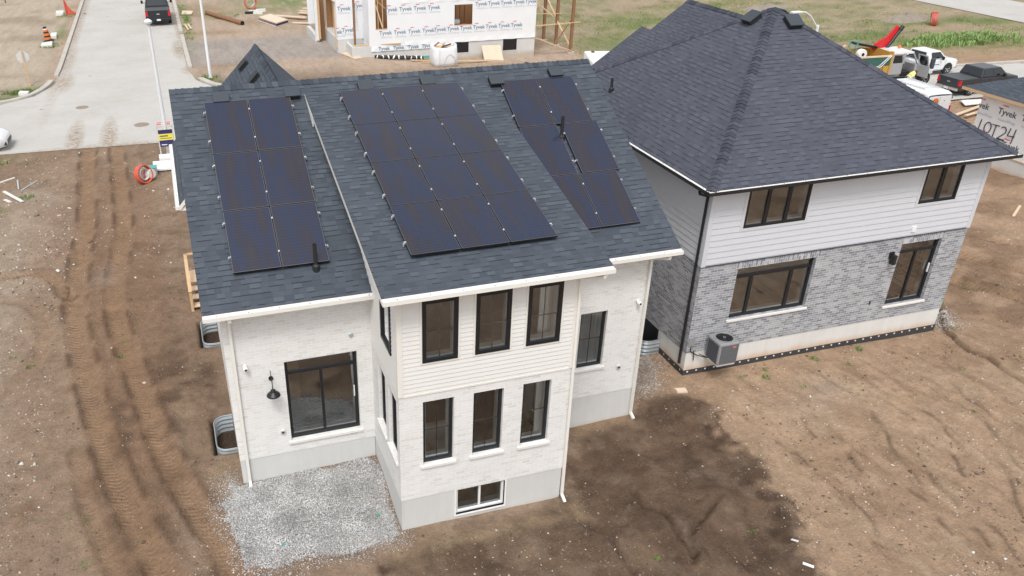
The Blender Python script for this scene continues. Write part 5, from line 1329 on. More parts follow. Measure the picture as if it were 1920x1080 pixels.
for (p, q) in (((-.2, -.77, .2), (-.45, -.76, .0)), ((-.2, -.77, .2), (.0, -.775, .75)), ((.0, -.775, .75), (.25, -.775, .95)), ((.25, -.775, .95), (.55, -.775, .72)), ((.55, -.775, .72), (.78, -.73, .1)), ((-.5, -.76, .1), (-.5, -.77, 1.35))): mb.tube([p, q], .014, 'inkpale', 5)
mb.build('strap', bag, local=True)
mb = MB(); mb.beam((-.4, -.2, 1.2), (.1, .1, 1.55), .1, .1, 'wood'); mb.beam((-.1, .1, 1.3), (.5, -.2, 1.50), .35, .06, 'ventgrey'); mb.beam((-.6, .2, 1.35), (-.2, .4, 1.55), .1, .06, 'woodb'); mb.face([(-.75, -.6, 1.25), (.75, -.6, 1.25), (.75, .6, 1.25), (-.75, .6, 1.25)], 'wood'); mb.build('offcuts', bag, local=True)
# enclosed white trailer seen between the roofs
tr_ = root('cargo_trailer', 'white enclosed trailer standing behind the two roofs', 'trailer', (21.4, 29.1, -.62), R(-17))
mb = MB(); mb.box(-1.1, -2.2, .45, 2.9, 2.0, 2.33, 'trimw'); mb.build('box_body', tr_, local=True, bevel=.08)
mb = MB(); mb.box(-.72, 1.45, 2.33, -.55, 1.72, 2.39, 'ventgrey'); mb.build('roof_vent', tr_, local=True)
for sx in (-1.12, 2.92):
    for yy in (-.5, .35): mb = MB(); mb.lathe([(.0, -.1), (.33, -.1), (.35, -.06), (.35, .06), (.33, .1), (0, .1)], 'rubber', 18, (sx, yy, .35), axis='x'); mb.build('wheel', tr_, local=True)

# ------------------------------------------------------------------ the marked garage at the right edge
Gg = root('garage', 'sheeting-wrapped garage with a hand-painted lot number and new dark roof at the right edge', 'garage', (36, 8, -.7))
LX = 33.13; FLg = LEFT(LX, 0)
mb = MB(); cut(FLg, 2.5, 13.8, .14, 2.62, [], 'wrap', mb); mb.face([V3(LX, 13.8, .14), V3(41, 13.8, .14), V3(41, 13.8, 2.62), V3(LX, 13.8, 2.62)], 'wrap'); mb.face([V3(41, 2.5, .14), V3(LX, 2.5, .14), V3(LX, 2.5, 2.62), V3(41, 2.5, 2.62)], 'wrap'); mb.build('wrapped_wall', Gg)
mb = MB(); mb.box(LX + .0, 2.5, -2, 41, 13.8, .085, 'concB'); mb.build('foundation', Gg)
mb = MB(); mb.box(LX - .03, 2.5, .09, LX + .1, 13.8, .137, 'wood'); mb.build('sill_plate', Gg)
mb = MB(); ez = 2.70; e0 = V3(32.78, 14.75, ez); sl3 = .42
pk0, pk1 = V3(37.0, 10.5, ez + 4.25 * sl3), V3(37.0, 6, ez + 4.25 * sl3); e1 = V3(41.2, 14.75, ez); e2 = V3(41.2, 1.6, ez); e3 = V3(32.78, 1.6, ez)
for f in ([e0, e3, pk1, pk0], [e1, e0, pk0], [e2, e1, pk0, pk1], [e3, e2, pk1]): mb.face(f, 'shingle')
mb.face([e0 - V3(0, 0, .14), e1 - V3(0, 0, .14), e2 - V3(0, 0, .14), e3 - V3(0, 0, .14)], 'wood')
for a, b in ((e0, e1), (e1, e2), (e2, e3), (e3, e0)): mb.face([a - V3(0, 0, .14), b - V3(0, 0, .14), b, a], 'wood')
mb.build('roof', Gg)
mb = MB()
for u, z in ((13.55, 2.0), (12.3, 2.0), (11.05, 2.0), (9.8, 2.0)):
    add_text(mb, 'Tyvek' if u < 13.4 else 'vek', FLg, u - (.0 if u < 13.4 else -.02), z, .40, 'inkdark', .012, .014, 0); add_text(mb, 'HomeWrap', FLg, u - .1, z - .36, .19, 'inkpale', .012); mb.obox(FLg, u + .02, u + .32, z + .26, z + .32, .01, .013, 'inkred')
for u in (12.95, 11.7, 10.5): add_text(mb, 'Tyvek', FLg, u - .1, .62, .38, 'inkdark', .012, .014); mb.obox(FLg, u + .02, u + .32, .86, .92, .01, .013, 'inkred')
mb.build('print_lettering', Gg)
def stroke(mb, pts, w=.028):
    O, U, N = FLg
    P = [O + U * (13.66 - a * .74) + V3(0, 0, z) + N * .02 for a, z in pts]
    for p, q in zip(P, P[1:]): mb.beam(p, q, w * 1.2, w, 'marker')
arc_ = lambda cx, cz, rx, rz, a0, a1, n=14: [(cx + rx * math.cos(R(a0 + (a1 - a0) * i / n)), cz + rz * math.sin(R(a0 + (a1 - a0) * i / n))) for i in range(n + 1)]
mb = MB()
stroke(mb, [(.28, 1.40), (.24, .88), (.50, .92)])
stroke(mb, arc_(.86, 1.12, .24, .26, 80, 440))
stroke(mb, [(1.12, 1.34), (1.66, 1.36)]); stroke(mb, [(1.40, 1.35), (1.38, .80)])
stroke(mb, arc_(1.98, 1.22, .20, .17, 150, -30, 8) + [(1.70, .78), (2.22, .82)]); stroke(mb, [(1.72, .80), (2.20, .79)], .05)
stroke(mb, [(2.44, 1.42), (2.36, 1.06), (2.84, 1.10)]); stroke(mb, [(2.80, 1.44), (2.74, .76)])
mb.build('painted_lot_number', Gg)

# ------------------------------------------------------------------ vehicles (local axes: x forward, y left, z up)
def wheel(par, x, y, r, w, side, rim='rim', dual=False):
    b = MB(); b.lathe([(r * .62, -w / 2), (r * .93, -w / 2), (r, -w * .32), (r, w * .32), (r * .93, w / 2), (r * .62, w / 2)], 'rubber', 24, (x, y, r), axis='y', cap=False)
    b.lathe([(r * .62, -w * .42), (.001, -w * .42)], 'rubber', 18, (x, y, r), axis='y', cap=False)
    o_ = b.build('wheel', par, local=True, smooth=False)
    b = MB(); s = side * w * .34
    b.lathe([(r * .64, side * w / 2), (r * .60, s * 1.15), (r * .56, s * .7)], rim, 24, (x, y, r), axis='y', cap=False)
    b.lathe([(r * .56, s * .62), (.001, s * .62)], 'black', 18, (x, y, r), axis='y', cap=False)
    for k in range(5):
        a = k * 2 * math.pi / 5 + .3; c, sn = math.cos(a), math.sin(a)
        p = V3(x, y + s * .95, r); b.beam(p, p + V3(c * r * .6, 0, sn * r * .6), r * .17, r * .12, rim)
    b.lathe([(r * .16, s * 1.25), (.001, s * 1.3)], rim, 12, (x, y, r), axis='y', cap=False)
    b.build('rim', o_, local=True)
    return o_
def loft(mb, secs, mat, cap=True, n=None):
    """closed loops of equal length joined in order"""
    n = len(secs[0]); b = len(mb.v); k = mb.m(mat)
    for s in secs: mb.v += [tuple(p) for p in s]
    for i in range(len(secs) - 1):
        for j in range(n):
            j2 = (j + 1) % n; mb.f.append((b + i * n + j, b + i * n + j2, b + (i + 1) * n + j2, b + (i + 1) * n + j)); mb.mi.append(k)
    if cap:
        mb.f.append(tuple(b + j for j in range(n))[::-1]); mb.mi.append(k); mb.f.append(tuple(b + (len(secs) - 1) * n + j for j in range(n))); mb.mi.append(k)
def ring(x, w, z0, z1, tumble=.05):
    w2 = w / 2
    return [(x, -w2 + .06, z0), (x, -w2, z0 + .12), (x, -w2 + .0, (z0 + z1) / 2), (x, -w2 + tumble * .5, z1 - .08), (x, -w2 + tumble + .06, z1), (x, w2 - tumble - .06, z1), (x, w2 - tumble * .5, z1 - .08), (x, w2, (z0 + z1) / 2), (x, w2, z0 + .12), (x, w2 - .06, z0)]
def arch(mb, x, y, r, side, mat='black'):
    """dark wheel-well disc standing just proud of the body side"""
    b = [(x + r * math.cos(a), y, max(.32, r * .92 + r * math.sin(a))) for a in np.linspace(-.35, math.pi + .35, 20)]
    mb.face(b if side < 0 else b[::-1], mat)
def pickup(name, label, loc, rz, paint, L=5.9, Wd=2.02, crew=True, cover=False, bedmat='darkpl', scale=1.0, group='pickup trucks parked on the streets'):
    r = root(name, label, 'pickup truck', loc, rz, group, scale)
    bx = -L / 2; fx = L / 2; cabr = bx + (1.95 if crew else 2.45); cabf = fx - 1.25; R_ = .41
    b = MB()
    loft(b, [ring(fx - .02, Wd * .90, .50, .98), ring(fx - .12, Wd * .96, .42, 1.12), ring(fx - .7, Wd, .40, 1.20), ring(cabf - .05, Wd, .38, 1.26), ring(cabr, Wd, .38, 1.26)], paint)
    b.build('body', r, local=True, bevel=.03)
    b = MB()
    for sgn in (-1, 1): b.box(bx + .04, sgn * (Wd / 2 - .10) - (.0 if sgn > 0 else 0), .45, cabr, sgn * (Wd / 2 - .005), 1.24, paint)
    b.box(bx + .04, -Wd / 2 + .1, .45, cabr, Wd / 2 - .1, .62, bedmat)
    if cover: b.box(bx + .05, -Wd / 2 + .08, 1.19, cabr - .02, Wd / 2 - .08, 1.225, 'tonneau')
    b.build('bed', r, local=True, bevel=.02)
    b = MB(); b.box(bx, -Wd / 2 + .06, .56, bx + .05, Wd / 2 - .06, 1.25, paint); tg = b.build('tailgate', r, local=True, bevel=.02)
    b = MB(); b.box(bx - .012, -.13, .92, bx, .13, 1.0, 'chrome'); b.build('badge', tg, local=True)
    # cab with sloped screens
    zc, zt = 1.25, 1.88; c0, c1, c2, c3 = cabr, cabr + .22, cabf - .75, cabf
    hb, ht = Wd / 2 - .03, Wd / 2 - .20
    b = MB(); q = lambda x, h, z: [(x, -h, z), (x, h, z)]
    vs = [(c0, -hb, zc), (c0, hb, zc), (c3, hb, zc), (c3, -hb, zc), (c1, -ht, zt), (c1, ht, zt), (c2, ht, zt), (c2, -ht, zt)]
    b.mesh(vs, [(0, 1, 2, 3), (4, 7, 6, 5), (0, 4, 5, 1), (2, 6, 7, 3), (0, 3, 7, 4), (1, 5, 6, 2)], paint); b.build('cab', r, local=True, bevel=.05)
    def pane(f, s_, e_, t0, t1, nm, out=.014):
        """f: four corners (bl,br,tr,tl); s,e / t0,t1 fractions"""
        B0, B1, T1, T0 = [Vector(p) for p in f]; g = lambda u, t: (B0.lerp(B1, u)).lerp(T0.lerp(T1, u), t)
        n_ = (B1 - B0).cross(T0 - B0).normalized(); b = MB(); b.face([g(s_, t0) + n_ * out, g(e_, t0) + n_ * out, g(e_, t1) + n_ * out, g(s_, t1) + n_ * out], 'cglass'); b.build(nm, r, local=True)
    pane([vs[1], vs[0], vs[4], vs[5]], .08, .92, .14, .88, 'rear_window'); pane([vs[3], vs[2], vs[6], vs[7]], .06, .94, .08, .92, 'windscreen')
    pane([vs[0], vs[3], vs[7], vs[4]], .08 if crew else .1, .44 if crew else .12, .12, .86, 'side_window') if crew else None
    pane([vs[0], vs[3], vs[7], vs[4]], .48 if crew else .25, .90, .12, .86, 'side_window'); pane([vs[2], vs[1], vs[5], vs[6]], .10, .52 if crew else .75, .12, .86, 'side_window')
    if crew: pane([vs[2], vs[1], vs[5], vs[6]], .56, .92, .12, .86, 'side_window')
    b = MB(); b.box(bx - .10, -Wd / 2 + .05, .42, bx + .02, Wd / 2 - .05, .62, 'chrome' if paint != 'carblk' else 'black'); b.build('rear_bumper', r, local=True, bevel=.03)
    b = MB(); b.box(fx - .04, -Wd / 2 + .08, .42, fx + .10, Wd / 2 - .08, .66, 'chrome'); b.build('front_bumper', r, local=True, bevel=.03)
    b = MB(); b.box(fx - .03, -.55, .70, fx + .02, .55, 1.05, 'black'); b.build('grille', r, local=True, bevel=.02)
    for s_ in (-1, 1):
        b = MB(); b.box(bx - .012, s_ * (Wd / 2 - .2), .78, bx + .16, s_ * (Wd / 2 + .004), 1.18, 'tail'); b.build('tail_light', r, local=True, bevel=.02)
        b = MB(); b.box(fx - .16, s_ * (Wd / 2 - .34), .80, fx - .0, s_ * (Wd / 2 - .07), 1.02, 'alu'); b.build('headlight', r, local=True, bevel=.03)
        b = MB(); b.box(c3 - .75, s_ * (Wd / 2 - .02), 1.27, c3 - .68, s_ * (Wd / 2 + .18), 1.31, 'black'); b.box(c3 - .78, s_ * (Wd / 2 + .12), 1.24, c3 - .66, s_ * (Wd / 2 + .30), 1.50, 'black'); b.build('mirror', r, local=True, bevel=.03)
        for xx in (bx + 1.22, fx - .98): b = MB(); arch(b, xx, s_ * (Wd / 2 + .004), .48, s_); b.build('wheel_arch', r, local=True)
        for xx in (bx + 1.22, fx - .98): wheel(r, xx, s_ * (Wd / 2 - .11), R_, .26, s_)
        b = MB()
        for xx in ([cabr + .95] if crew else []) + [cabr + .04, cabf - .12]: b.box(xx, s_ * (Wd / 2 - .0), .5, xx + .012, s_ * (Wd / 2 + .005), 1.22, 'black')
        b.build('door_gap', r, local=True)
    b = MB(); b.box(bx - .112, -.16, .44, bx - .10, .16, .58, 'plate'); b.build('number_plate', r, local=True)
    if not cover and crew is False:
        b = MB(); b.box(cabr - .1, -Wd / 2 + .1, 1.26, cabr - .02, Wd / 2 - .1, 1.34, 'ventgrey'); b.build('headache_rack', r, local=True)
    return r
pickup('pickup_truck', 'black pickup truck seen from behind, parked at the curb of the side street', (-3.95, 63.2, -.595), R(90), 'carblk', cover=True)
pickup('pickup_truck', 'charcoal pickup truck with a black bed cover parked behind the wrapped garage', (44.2, 23.6, -.60), R(2), 'cargry', cover=True, scale=.82)
wp = pickup('pickup_truck', 'white pickup truck with a dark rear window across the street', (44.1, 28.2, -.60), R(3), 'carwht', crew=False, scale=.84)
mb = MB(); mb.box(.3, -1.026, .84, .95, -1.016, .90, 'blue'); mb.build('door_lettering', wp, local=True)

# silver-cabbed dump truck with an ochre and green box and a red loader crane
dt = root('dump_truck', 'dump truck with an ochre and green box, open silver cab and raised red crane', 'truck', (38.75, 26.7, -.6), R(-4), scale=.85)
mb = MB(); mb.box(-5.0, -1.0, .7, 4.2, 1.0, .95, 'black'); mb.build('chassis', dt, local=True)
b = MB(); zb_, zt_ = 1.0, 2.42
b.box(-4.7, -1.18, zb_, .45, -1.10, zt_ - .72, 'ochre'); b.box(-4.7, -1.20, zt_ - .72, .45, -1.11, zt_ - .10, 'green'); b.box(-4.75, -1.24, zt_ - .10, .5, -1.08, zt_, 'woodp')
b.box(-4.7, 1.10, zb_, .45, 1.18, zt_, 'ochre'); b.box(-4.75, 1.08, zt_, .5, 1.24, zt_ + .1, 'ochre'); b.box(-4.7, -1.1, zb_, .45, 1.1, zb_ + .08, 'ochre'); b.box(.38, -1.1, zb_, .45, 1.1, zt_ + .22, 'ochre'); b.box(-4.75, -1.1, zb_, -4.7, 1.1, zt_, 'ochre')
b.build('dump_box', dt, local=True)
for ya, yb in ((-1.24, -1.02), (1.02, 1.24)): b = MB(); b.box(.46, ya, .8, .60, yb, zt_ + .25, 'ochre'); b.build('box_post', dt, local=True)
b = MB()
for x in (-.35, -.1): b.box(x, -1.22, zb_, x + .06, -1.185, zt_ - .75, 'woodb')
b.build('box_rib', dt, local=True)
b = MB(); b.beam((-1.3, 1.0, 2.95), (.55, .55, 2.62), .50, .14, 'black'); b.build('tarp_roller', dt, local=True)
b = MB(); FD = (V3(0, -1.205, 0), V3(1, 0, 0), V3(0, -1, 0)); add_text(b, 'Lanscott', FD, -2.1, 2.0, .34, 'trimw', .006, .01); b.build('box_lettering', dt, local=True)
b = MB(); b.tube([(.35, -1.26, 2.45), (-.4, -1.27, 1.75), (-1.3, -1.28, 1.2)], .03, 'alu', 6); b.tube([(.42, -1.28, 2.4), (-.25, -1.29, 1.7), (-1.15, -1.3, 1.15)], .03, 'alu', 6); b.build('tarp_strap', dt, local=True)
# crew cab
b = MB(); b.box(.75, -1.0, .75, 1.75, 1.0, 1.75, 'carsil'); b.box(1.75, .05, .75, 3.2, 1.0, 1.75, 'carsil'); b.box(1.75, -1.0, .75, 1.82, .05, 1.75, 'carsil'); b.box(1.75, -1.0, .70, 3.2, .05, .80, 'carsil'); b.box(2.9, -1.0, .8, 3.2, .05, 1.6, 'carsil')
b.build('cab', dt, local=True, bevel=.06)
b = MB(); b.prism([V3(.82, -.95, 2.52), V3(2.55, -.95, 2.52), V3(2.55, .95, 2.52), V3(.82, .95, 2.52)], (0, 0, -.12), 'carwht'); b.build('cab_roof', dt, local=True, bevel=.05)
b = MB()
for x0, x1 in ((.75, .88), (1.72, 1.88)): b.box(x0, -1.0, 1.7, x1, -.93, 2.45, 'carsil'); b.box(x0, .93, 1.7, x1, 1.0, 2.45, 'carsil')
b.box(.75, -.95, 1.7, .84, .95, 2.42, 'carsil'); b.beam((3.1, -.95, 1.6), (2.52, -.93, 2.45), .1, .08, 'carsil'); b.beam((3.1, .95, 1.6), (2.52, .93, 2.45), .1, .08, 'carsil'); b.build('cab_pillar', dt, local=True)
b = MB(); b.face([(.90, -1.012, 1.78), (1.66, -1.012, 1.78), (1.62, -.975, 2.32), (.94, -.975, 2.32)], 'cglass'); b.build('rear_side_window', dt, local=True)
b = MB(); b.box(1.85, -.85, .85, 2.7, .7, 1.1, 'darkpl'); b.box(1.82, -.85, 1.1, 2.05, .7, 1.75, 'darkpl'); b.build('seat', dt, local=True, bevel=.05)
b = MB(); b.prism([V3(3.12, -1.02, .8), V3(3.26, -1.95, .8), V3(3.26, -1.95, 1.6), V3(3.12, -1.02, 1.6)], (.07, .0, 0), 'carsil'); b.beam((3.28, -1.9, 1.6), (3.05, -1.8, 2.35), .06, .06, 'carsil'); b.beam((3.15, -1.05, 1.6), (2.9, -1.05, 2.35), .06, .06, 'carsil'); b.beam((3.05, -1.8, 2.35), (2.9, -1.05, 2.35), .06, .06, 'carsil'); d_ = b.build('open_door', dt, local=True)
b = MB(); b.face([(3.25, -1.85, 1.62), (3.14, -1.1, 1.62), (2.93, -1.08, 2.3), (3.06, -1.76, 2.3)], 'bglass'); b.build('door_window', d_, local=True)
b = MB(); b.lathe([(.05, 1.4), (.16, 1.45), (.17, 2.1), (.08, 2.15)], 'ventgrey', 12, (3.65, -1.75, 0)); b.build('mirror', dt, local=True)
b = MB(); loft(b, [ring(3.15, 1.95, .7, 1.72, .1), ring(3.9, 1.9, .7, 1.62, .12), ring(4.75, 1.7, .72, 1.42, .18)], 'carwht'); b.build('bonnet', dt, local=True, bevel=.05)
b = MB(); b.lathe([(.11, 2.52), (.12, 2.62), (.07, 2.72)], 'orange', 14, (2.3, .35, 0)); b.build('beacon', dt, local=True)
for s_ in (-1, 1):
    for xx in (-2.9, -1.7, 3.95): wheel(dt, xx, s_ * .95, .5, .3, s_)
b = MB(); cr = [V3(-.6, 1.9, 1.6), V3(-.7, 1.8, 3.2)]
b.beam((.66, .7, .95), (.66, .7, 2.7), .35, .35, 'red')
bb0, bb1 = V3(.75, .75, 2.40), V3(2.35, .95, 3.95)
b.prism([bb0 + V3(0, 0, -.18), bb0 + V3(.32, 0, -.42), bb1 + V3(.15, 0, -.12), bb1 + V3(-.1, 0, .06), bb0 + V3(.42, 0, .52)], (0, .22, 0), 'red')
b.prism([V3(.25, .55, 2.45), V3(.55, .55, 2.25), V3(1.45, .62, 3.15), V3(1.30, .62, 3.32), V3(.75, .58, 3.08), V3(.38, .55, 2.85)], (0, .2, 0), 'red'); cb = b.build('crane_boom', dt, local=True)
b = MB(); b.tube([(1.22, .72, 2.0), (2.5, .9, 3.75)], .12, 'black', 10); b.tube([(2.45, .88, 3.72), (2.62, .9, 3.98)], .15, 'black', 10); b.build('crane_cylinder', cb, local=True)
# load standing in the dump box
b = MB(); b.lathe([(.34, -.18), (.36, -.1), (.36, .1), (.34, .18)], 'trimw', 20, (-1.75, -.55, 2.50), axis='y'); b.lathe([(.12, -.19), (.001, -.19)], 'black', 14, (-1.75, -.55, 2.5), axis='y', cap=False); tag(b.build('cable_spool'), 'white spool lying in the dump truck box', 'spool')
o_ = bpy.data.objects['cable_spool']; o_.location = (38.75, 26.7, -.6); o_.scale = (.85,) * 3
b = MB()
for p, q in (((0, 0, 0), (-.12, 0, .75)), ((.45, 0, 0), (.5, 0, .75)), ((-.12, 0, .75), (.5, 0, .75)), ((0, .3, 0), (-.12, 0, .75)), ((.45, .3, 0), (.5, 0, .75)), ((0, 0, .3), (.47, 0, .3))): b.tube([p, q], .022, 'teal', 6)
o_ = tag(b.build('folding_stand'), 'pale green folding stand sticking out of the dump truck box', 'stand'); o_.location = (36.6, 26.5, 1.55)
lr = root('scrap_wood', 'bundle of scrap boards poking out of the dump truck box', 'scrap wood', (35.9, 26.5, 1.35))
for p, q in (((-.9, -.2, .2), (.3, .1, .35)), ((-.6, .3, .15), (.2, -.1, .75)), ((-1.1, .1, .25), (-.1, .2, .3))): b = MB(); b.beam(p, q, .16, .05, 'woodp'); b.build('board', lr, local=True)

# white van, rear doors towards the camera
van = root('cargo_van', 'white cargo van with an orange round emblem on its rear door', 'van', (35.45, 20.35, -.65), R(88), scale=.84)
b = MB(); pr_ = lambda x, w, z0, z1: ring(x, w, z0, z1, .14)
loft(b, [pr_(-2.7, 1.98, .45, 2.30), pr_(-2.4, 2.02, .40, 2.38), pr_(1.0, 2.02, .40, 2.36), pr_(1.55, 2.0, .40, 2.15)], 'carwht'); b.build('body', van, local=True, bevel=.05)
b = MB(); loft(b, [ring(1.5, 2.0, .42, 2.1, .16), ring(2.1, 1.95, .42, 1.5, .1), ring(2.9, 1.85, .45, 1.15, .12)], 'carwht'); b.build('bonnet', van, local=True, bevel=.05)
b = MB(); b.face([(1.62, -.8, 2.02), (1.62, .8, 2.02), (2.12, .86, 1.52), (2.12, -.86, 1.52)], 'cglass'); b.build('windscreen', van, local=True)
for s_, nm in ((-1, 'rear_door'), (1, 'rear_door')):
    b = MB(); y0, y1 = (.02, .86) if s_ > 0 else (-.86, -.02); b.box(-2.76, y0, .6, -2.70, y1, 2.16, 'carwht'); dd = b.build(nm, van, local=True, bevel=.04)
b = MB(); b.lathe([(.001, -2.772), (.25, -2.770)], 'orange', 24, (0, .34, 1.80), axis='x', cap=False); b.face([(-2.776, .56, 1.78), (-2.776, .14, 1.84), (-2.776, .14, 1.81), (-2.776, .56, 1.74)], 'inkdark'); b.build('emblem', van, local=True)
b = MB(); b.lathe([(.001, -2.771), (.035, -2.769)], 'inkdark', 12, (0, -.34, 1.86), axis='x', cap=False); b.build('door_lock', van, local=True)
b = MB(); b.tube([(-2.735, .92, .7), (-2.735, .93, 1.95), (-2.735, .84, 2.19), (-2.735, 0, 2.23), (-2.735, -.84, 2.19), (-2.735, -.93, 1.95)], .03, 'black', 6); b.build('door_seal', van, local=True)
for s_ in (-1, 1):
    b = MB(); b.box(-2.74, s_ * .90, 1.0, -2.68, s_ * 1.0, 1.5, 'tail'); b.build('tail_light', van, local=True)
    for xx in (-1.7, 2.0): wheel(van, xx, s_ * .88, .36, .22, s_)
b = MB(); b.box(-1.9, -.6, 2.38, 0.9, -.55, 2.46, 'alu'); b.box(-1.9, .55, 2.38, 0.9, .6, 2.46, 'alu'); b.box(-1.6, -.6, 2.44, -1.55, .6, 2.47, 'alu'); b.box(.4, -.6, 2.44, .45, .6, 2.47, 'alu'); b.build('roof_rack', van, local=True)

# white car at the left edge
car = root('parked_car', 'white car nosing into the picture on the street at the left edge', 'car', (-14.2, 29.5, -.6), R(-3))
def cring(x, w, z0, zb, zt, wt):
    w2 = w / 2; t2 = wt / 2
    return [(x, -w2 + .1, z0), (x, -w2, z0 + .15), (x, -w2, zb - .1), (x, -w2 + .06, zb), (x, -t2, max(zb + .01, zt - .06)), (x, -t2 + .1, max(zb + .02, zt)), (x, t2 - .1, max(zb + .02, zt)), (x, t2, max(zb + .01, zt - .06)), (x, w2 - .06, zb), (x, w2, zb - .1), (x, w2, z0 + .15), (x, w2 - .1, z0)]
b = MB(); loft(b, [cring(2.28, 1.15, .30, .55, .5, .9), cring(2.2, 1.45, .24, .66, .6, 1.1), cring(1.95, 1.72, .20, .76, .7, 1.4), cring(1.3, 1.82, .19, .90, .85, 1.5), cring(.85, 1.83, .19, .96, .9, 1.5), cring(.05, 1.83, .19, .98, 1.36, 1.15), cring(-.5, 1.83, .19, .98, 1.46, 1.12), cring(-1.2, 1.83, .2, .99, 1.40, 1.10), cring(-1.9, 1.78, .24, 1.0, .98, 1.2), cring(-2.2, 1.6, .3, .9, .85, 1.2)], 'carwht'); b.build('body', car, local=True, smooth=True, bevel=0)
b = MB(); b.face([(.83, -.74, 1.0), (.83, .74, 1.0), (.12, .56, 1.36), (.12, -.56, 1.36)][::-1], 'cglass'); b.build('windscreen', car, local=True)
for s_ in (-1, 1):
    b = MB(); b.face([(1.55, s_ * .86, .70), (2.02, s_ * .72, .60), (2.06, s_ * .55, .70), (1.6, s_ * .74, .84)], 'cglass'); b.box(1.75, s_ * .77, .66, 1.95, s_ * .66, .735, 'alu'); b.build('headlight', car, local=True)
    b = MB(); b.face([(.7, s_ * .90, 1.0), (-1.4, s_ * .90, 1.01), (-1.0, s_ * .60, 1.37), (.1, s_ * .60, 1.34)], 'cglass'); b.build('side_window', car, local=True)
    b = MB(); b.box(2.0, s_ * .48, .30, 2.26, s_ * .72, .44, 'black'); b.build('fog_lamp_recess', car, local=True)
    b = MB(); arch(b, 1.38, s_ * .918, .36, s_); b.build('wheel_arch', car, local=True); b = MB(); arch(b, -1.35, s_ * .918, .36, s_); b.build('wheel_arch', car, local=True)
    for xx in (1.38, -1.35): wheel(car, xx, s_ * .82, .33, .2, s_)
b = MB(); b.box(2.18, -.42, .28, 2.30, .42, .50, 'black'); b.build('grille', car, local=True, bevel=.02)

# ------------------------------------------------------------------ a worker crouching behind the van
def skin_chain(name, verts, edges, radii, mat, parent, rootv=0, sub=1):
    me = bpy.data.meshes.new(name); me.from_pydata(verts, edges, []); me.materials.append(M[mat])
    o_ = bpy.data.objects.new(name, me); col.objects.link(o_); o_.parent = parent
    m1 = o_.modifiers.new('skin', 'SKIN')
    for i, r_ in enumerate(radii):
        sv = me.skin_vertices[0].data[i]; sv.radius = r_ if isinstance(r_, tuple) else (r_, r_); sv.use_root = (i == rootv)
    o_.modifiers.new('sub', 'SUBSURF').levels = sub; o_.modifiers['sub'].render_levels = sub
    return o_
pe = root('person', 'worker in a hi-vis vest and dark trousers bending forward behind the white van', 'person', (39.35, 24.3, -.55), R(185))
bv = [(0, 0, .82), (.0, .10, .80), (.05, .12, .46), (.02, .12, .08), (.14, .12, .04), (.0, -.10, .80), (-.08, -.12, .46), (-.16, -.12, .08), (-.04, -.12, .04), (-.14, 0, .98), (-.34, 0, 1.12), (-.44, 0, 1.16), (-.40, .19, 1.12), (-.48, .24, .86), (-.56, .20, .62), (-.59, .19, .54), (-.40, -.19, 1.12), (-.50, -.24, .86), (-.58, -.18, .64), (-.61, -.17, .56), (-.50, 0, 1.16)]
be = [(0, 1), (1, 2), (2, 3), (3, 4), (0, 5), (5, 6), (6, 7), (7, 8), (0, 9), (9, 10), (10, 11), (11, 12), (12, 13), (13, 14), (14, 15), (11, 16), (16, 17), (17, 18), (18, 19), (11, 20)]
br = [(.15, .13), .09, .062, .045, .035, .09, .062, .045, .035, (.16, .12), (.18, .12), (.10, .09), .06, .045, .032, .028, .06, .045, .032, .028, .055]
skin_chain('person_body', bv, be, br, 'cloth', pe, 0, 2)
b = MB(); b.lathe([(.02, -.13), (.075, -.10), (.095, -.03), (.098, .03), (.08, .09), (.02, .125)], 'skin', 16, (-.62, 0, 1.18)); 
b.box(-.735, -.014, 1.16, -.71, .014, 1.20, 'skin'); b.box(-.63, .09, 1.16, -.60, .11, 1.21, 'skin'); b.box(-.63, -.11, 1.16, -.60, -.09, 1.21, 'skin'); hd_ = b.build('head', pe, local=True, smooth=True)
b = MB(); b.box(-.717, .025, 1.20, -.705, .05, 1.212, 'hair'); b.box(-.717, -.05, 1.20, -.705, -.025, 1.212, 'hair'); b.box(-.712, -.025, 1.125, -.70, .025, 1.133, 'inkred'); b.build('face_features', hd_, local=True)
b = MB(); b.lathe([(.104, 1.19), (.107, 1.24), (.09, 1.29), (.03, 1.32)], 'hair', 16, (-.60, 0, 0.0)); b.build('hair', pe, local=True, smooth=True)
b = MB(); loft(b, [[(x, h_ * .205 * math.cos(a), z + .145 * math.sin(a)) for a in np.linspace(0, 2 * math.pi, 14)[:-1]] for x, h_, z in ((-.02, .95, .88), (-.16, 1.0, .99), (-.32, 1.05, 1.10), (-.42, .75, 1.15))], 'hivis', cap=False); ve = b.build('hi_vis_vest', pe, local=True, smooth=True)
b = MB(); loft(b, [[(x, 1.02 * .21 * math.cos(a), z + .152 * math.sin(a)) for a in np.linspace(0, 2 * math.pi, 14)[:-1]] for x, z in ((-.10, .945), (-.16, .99))], 'tan', cap=False); b.build('vest_band', ve, local=True)

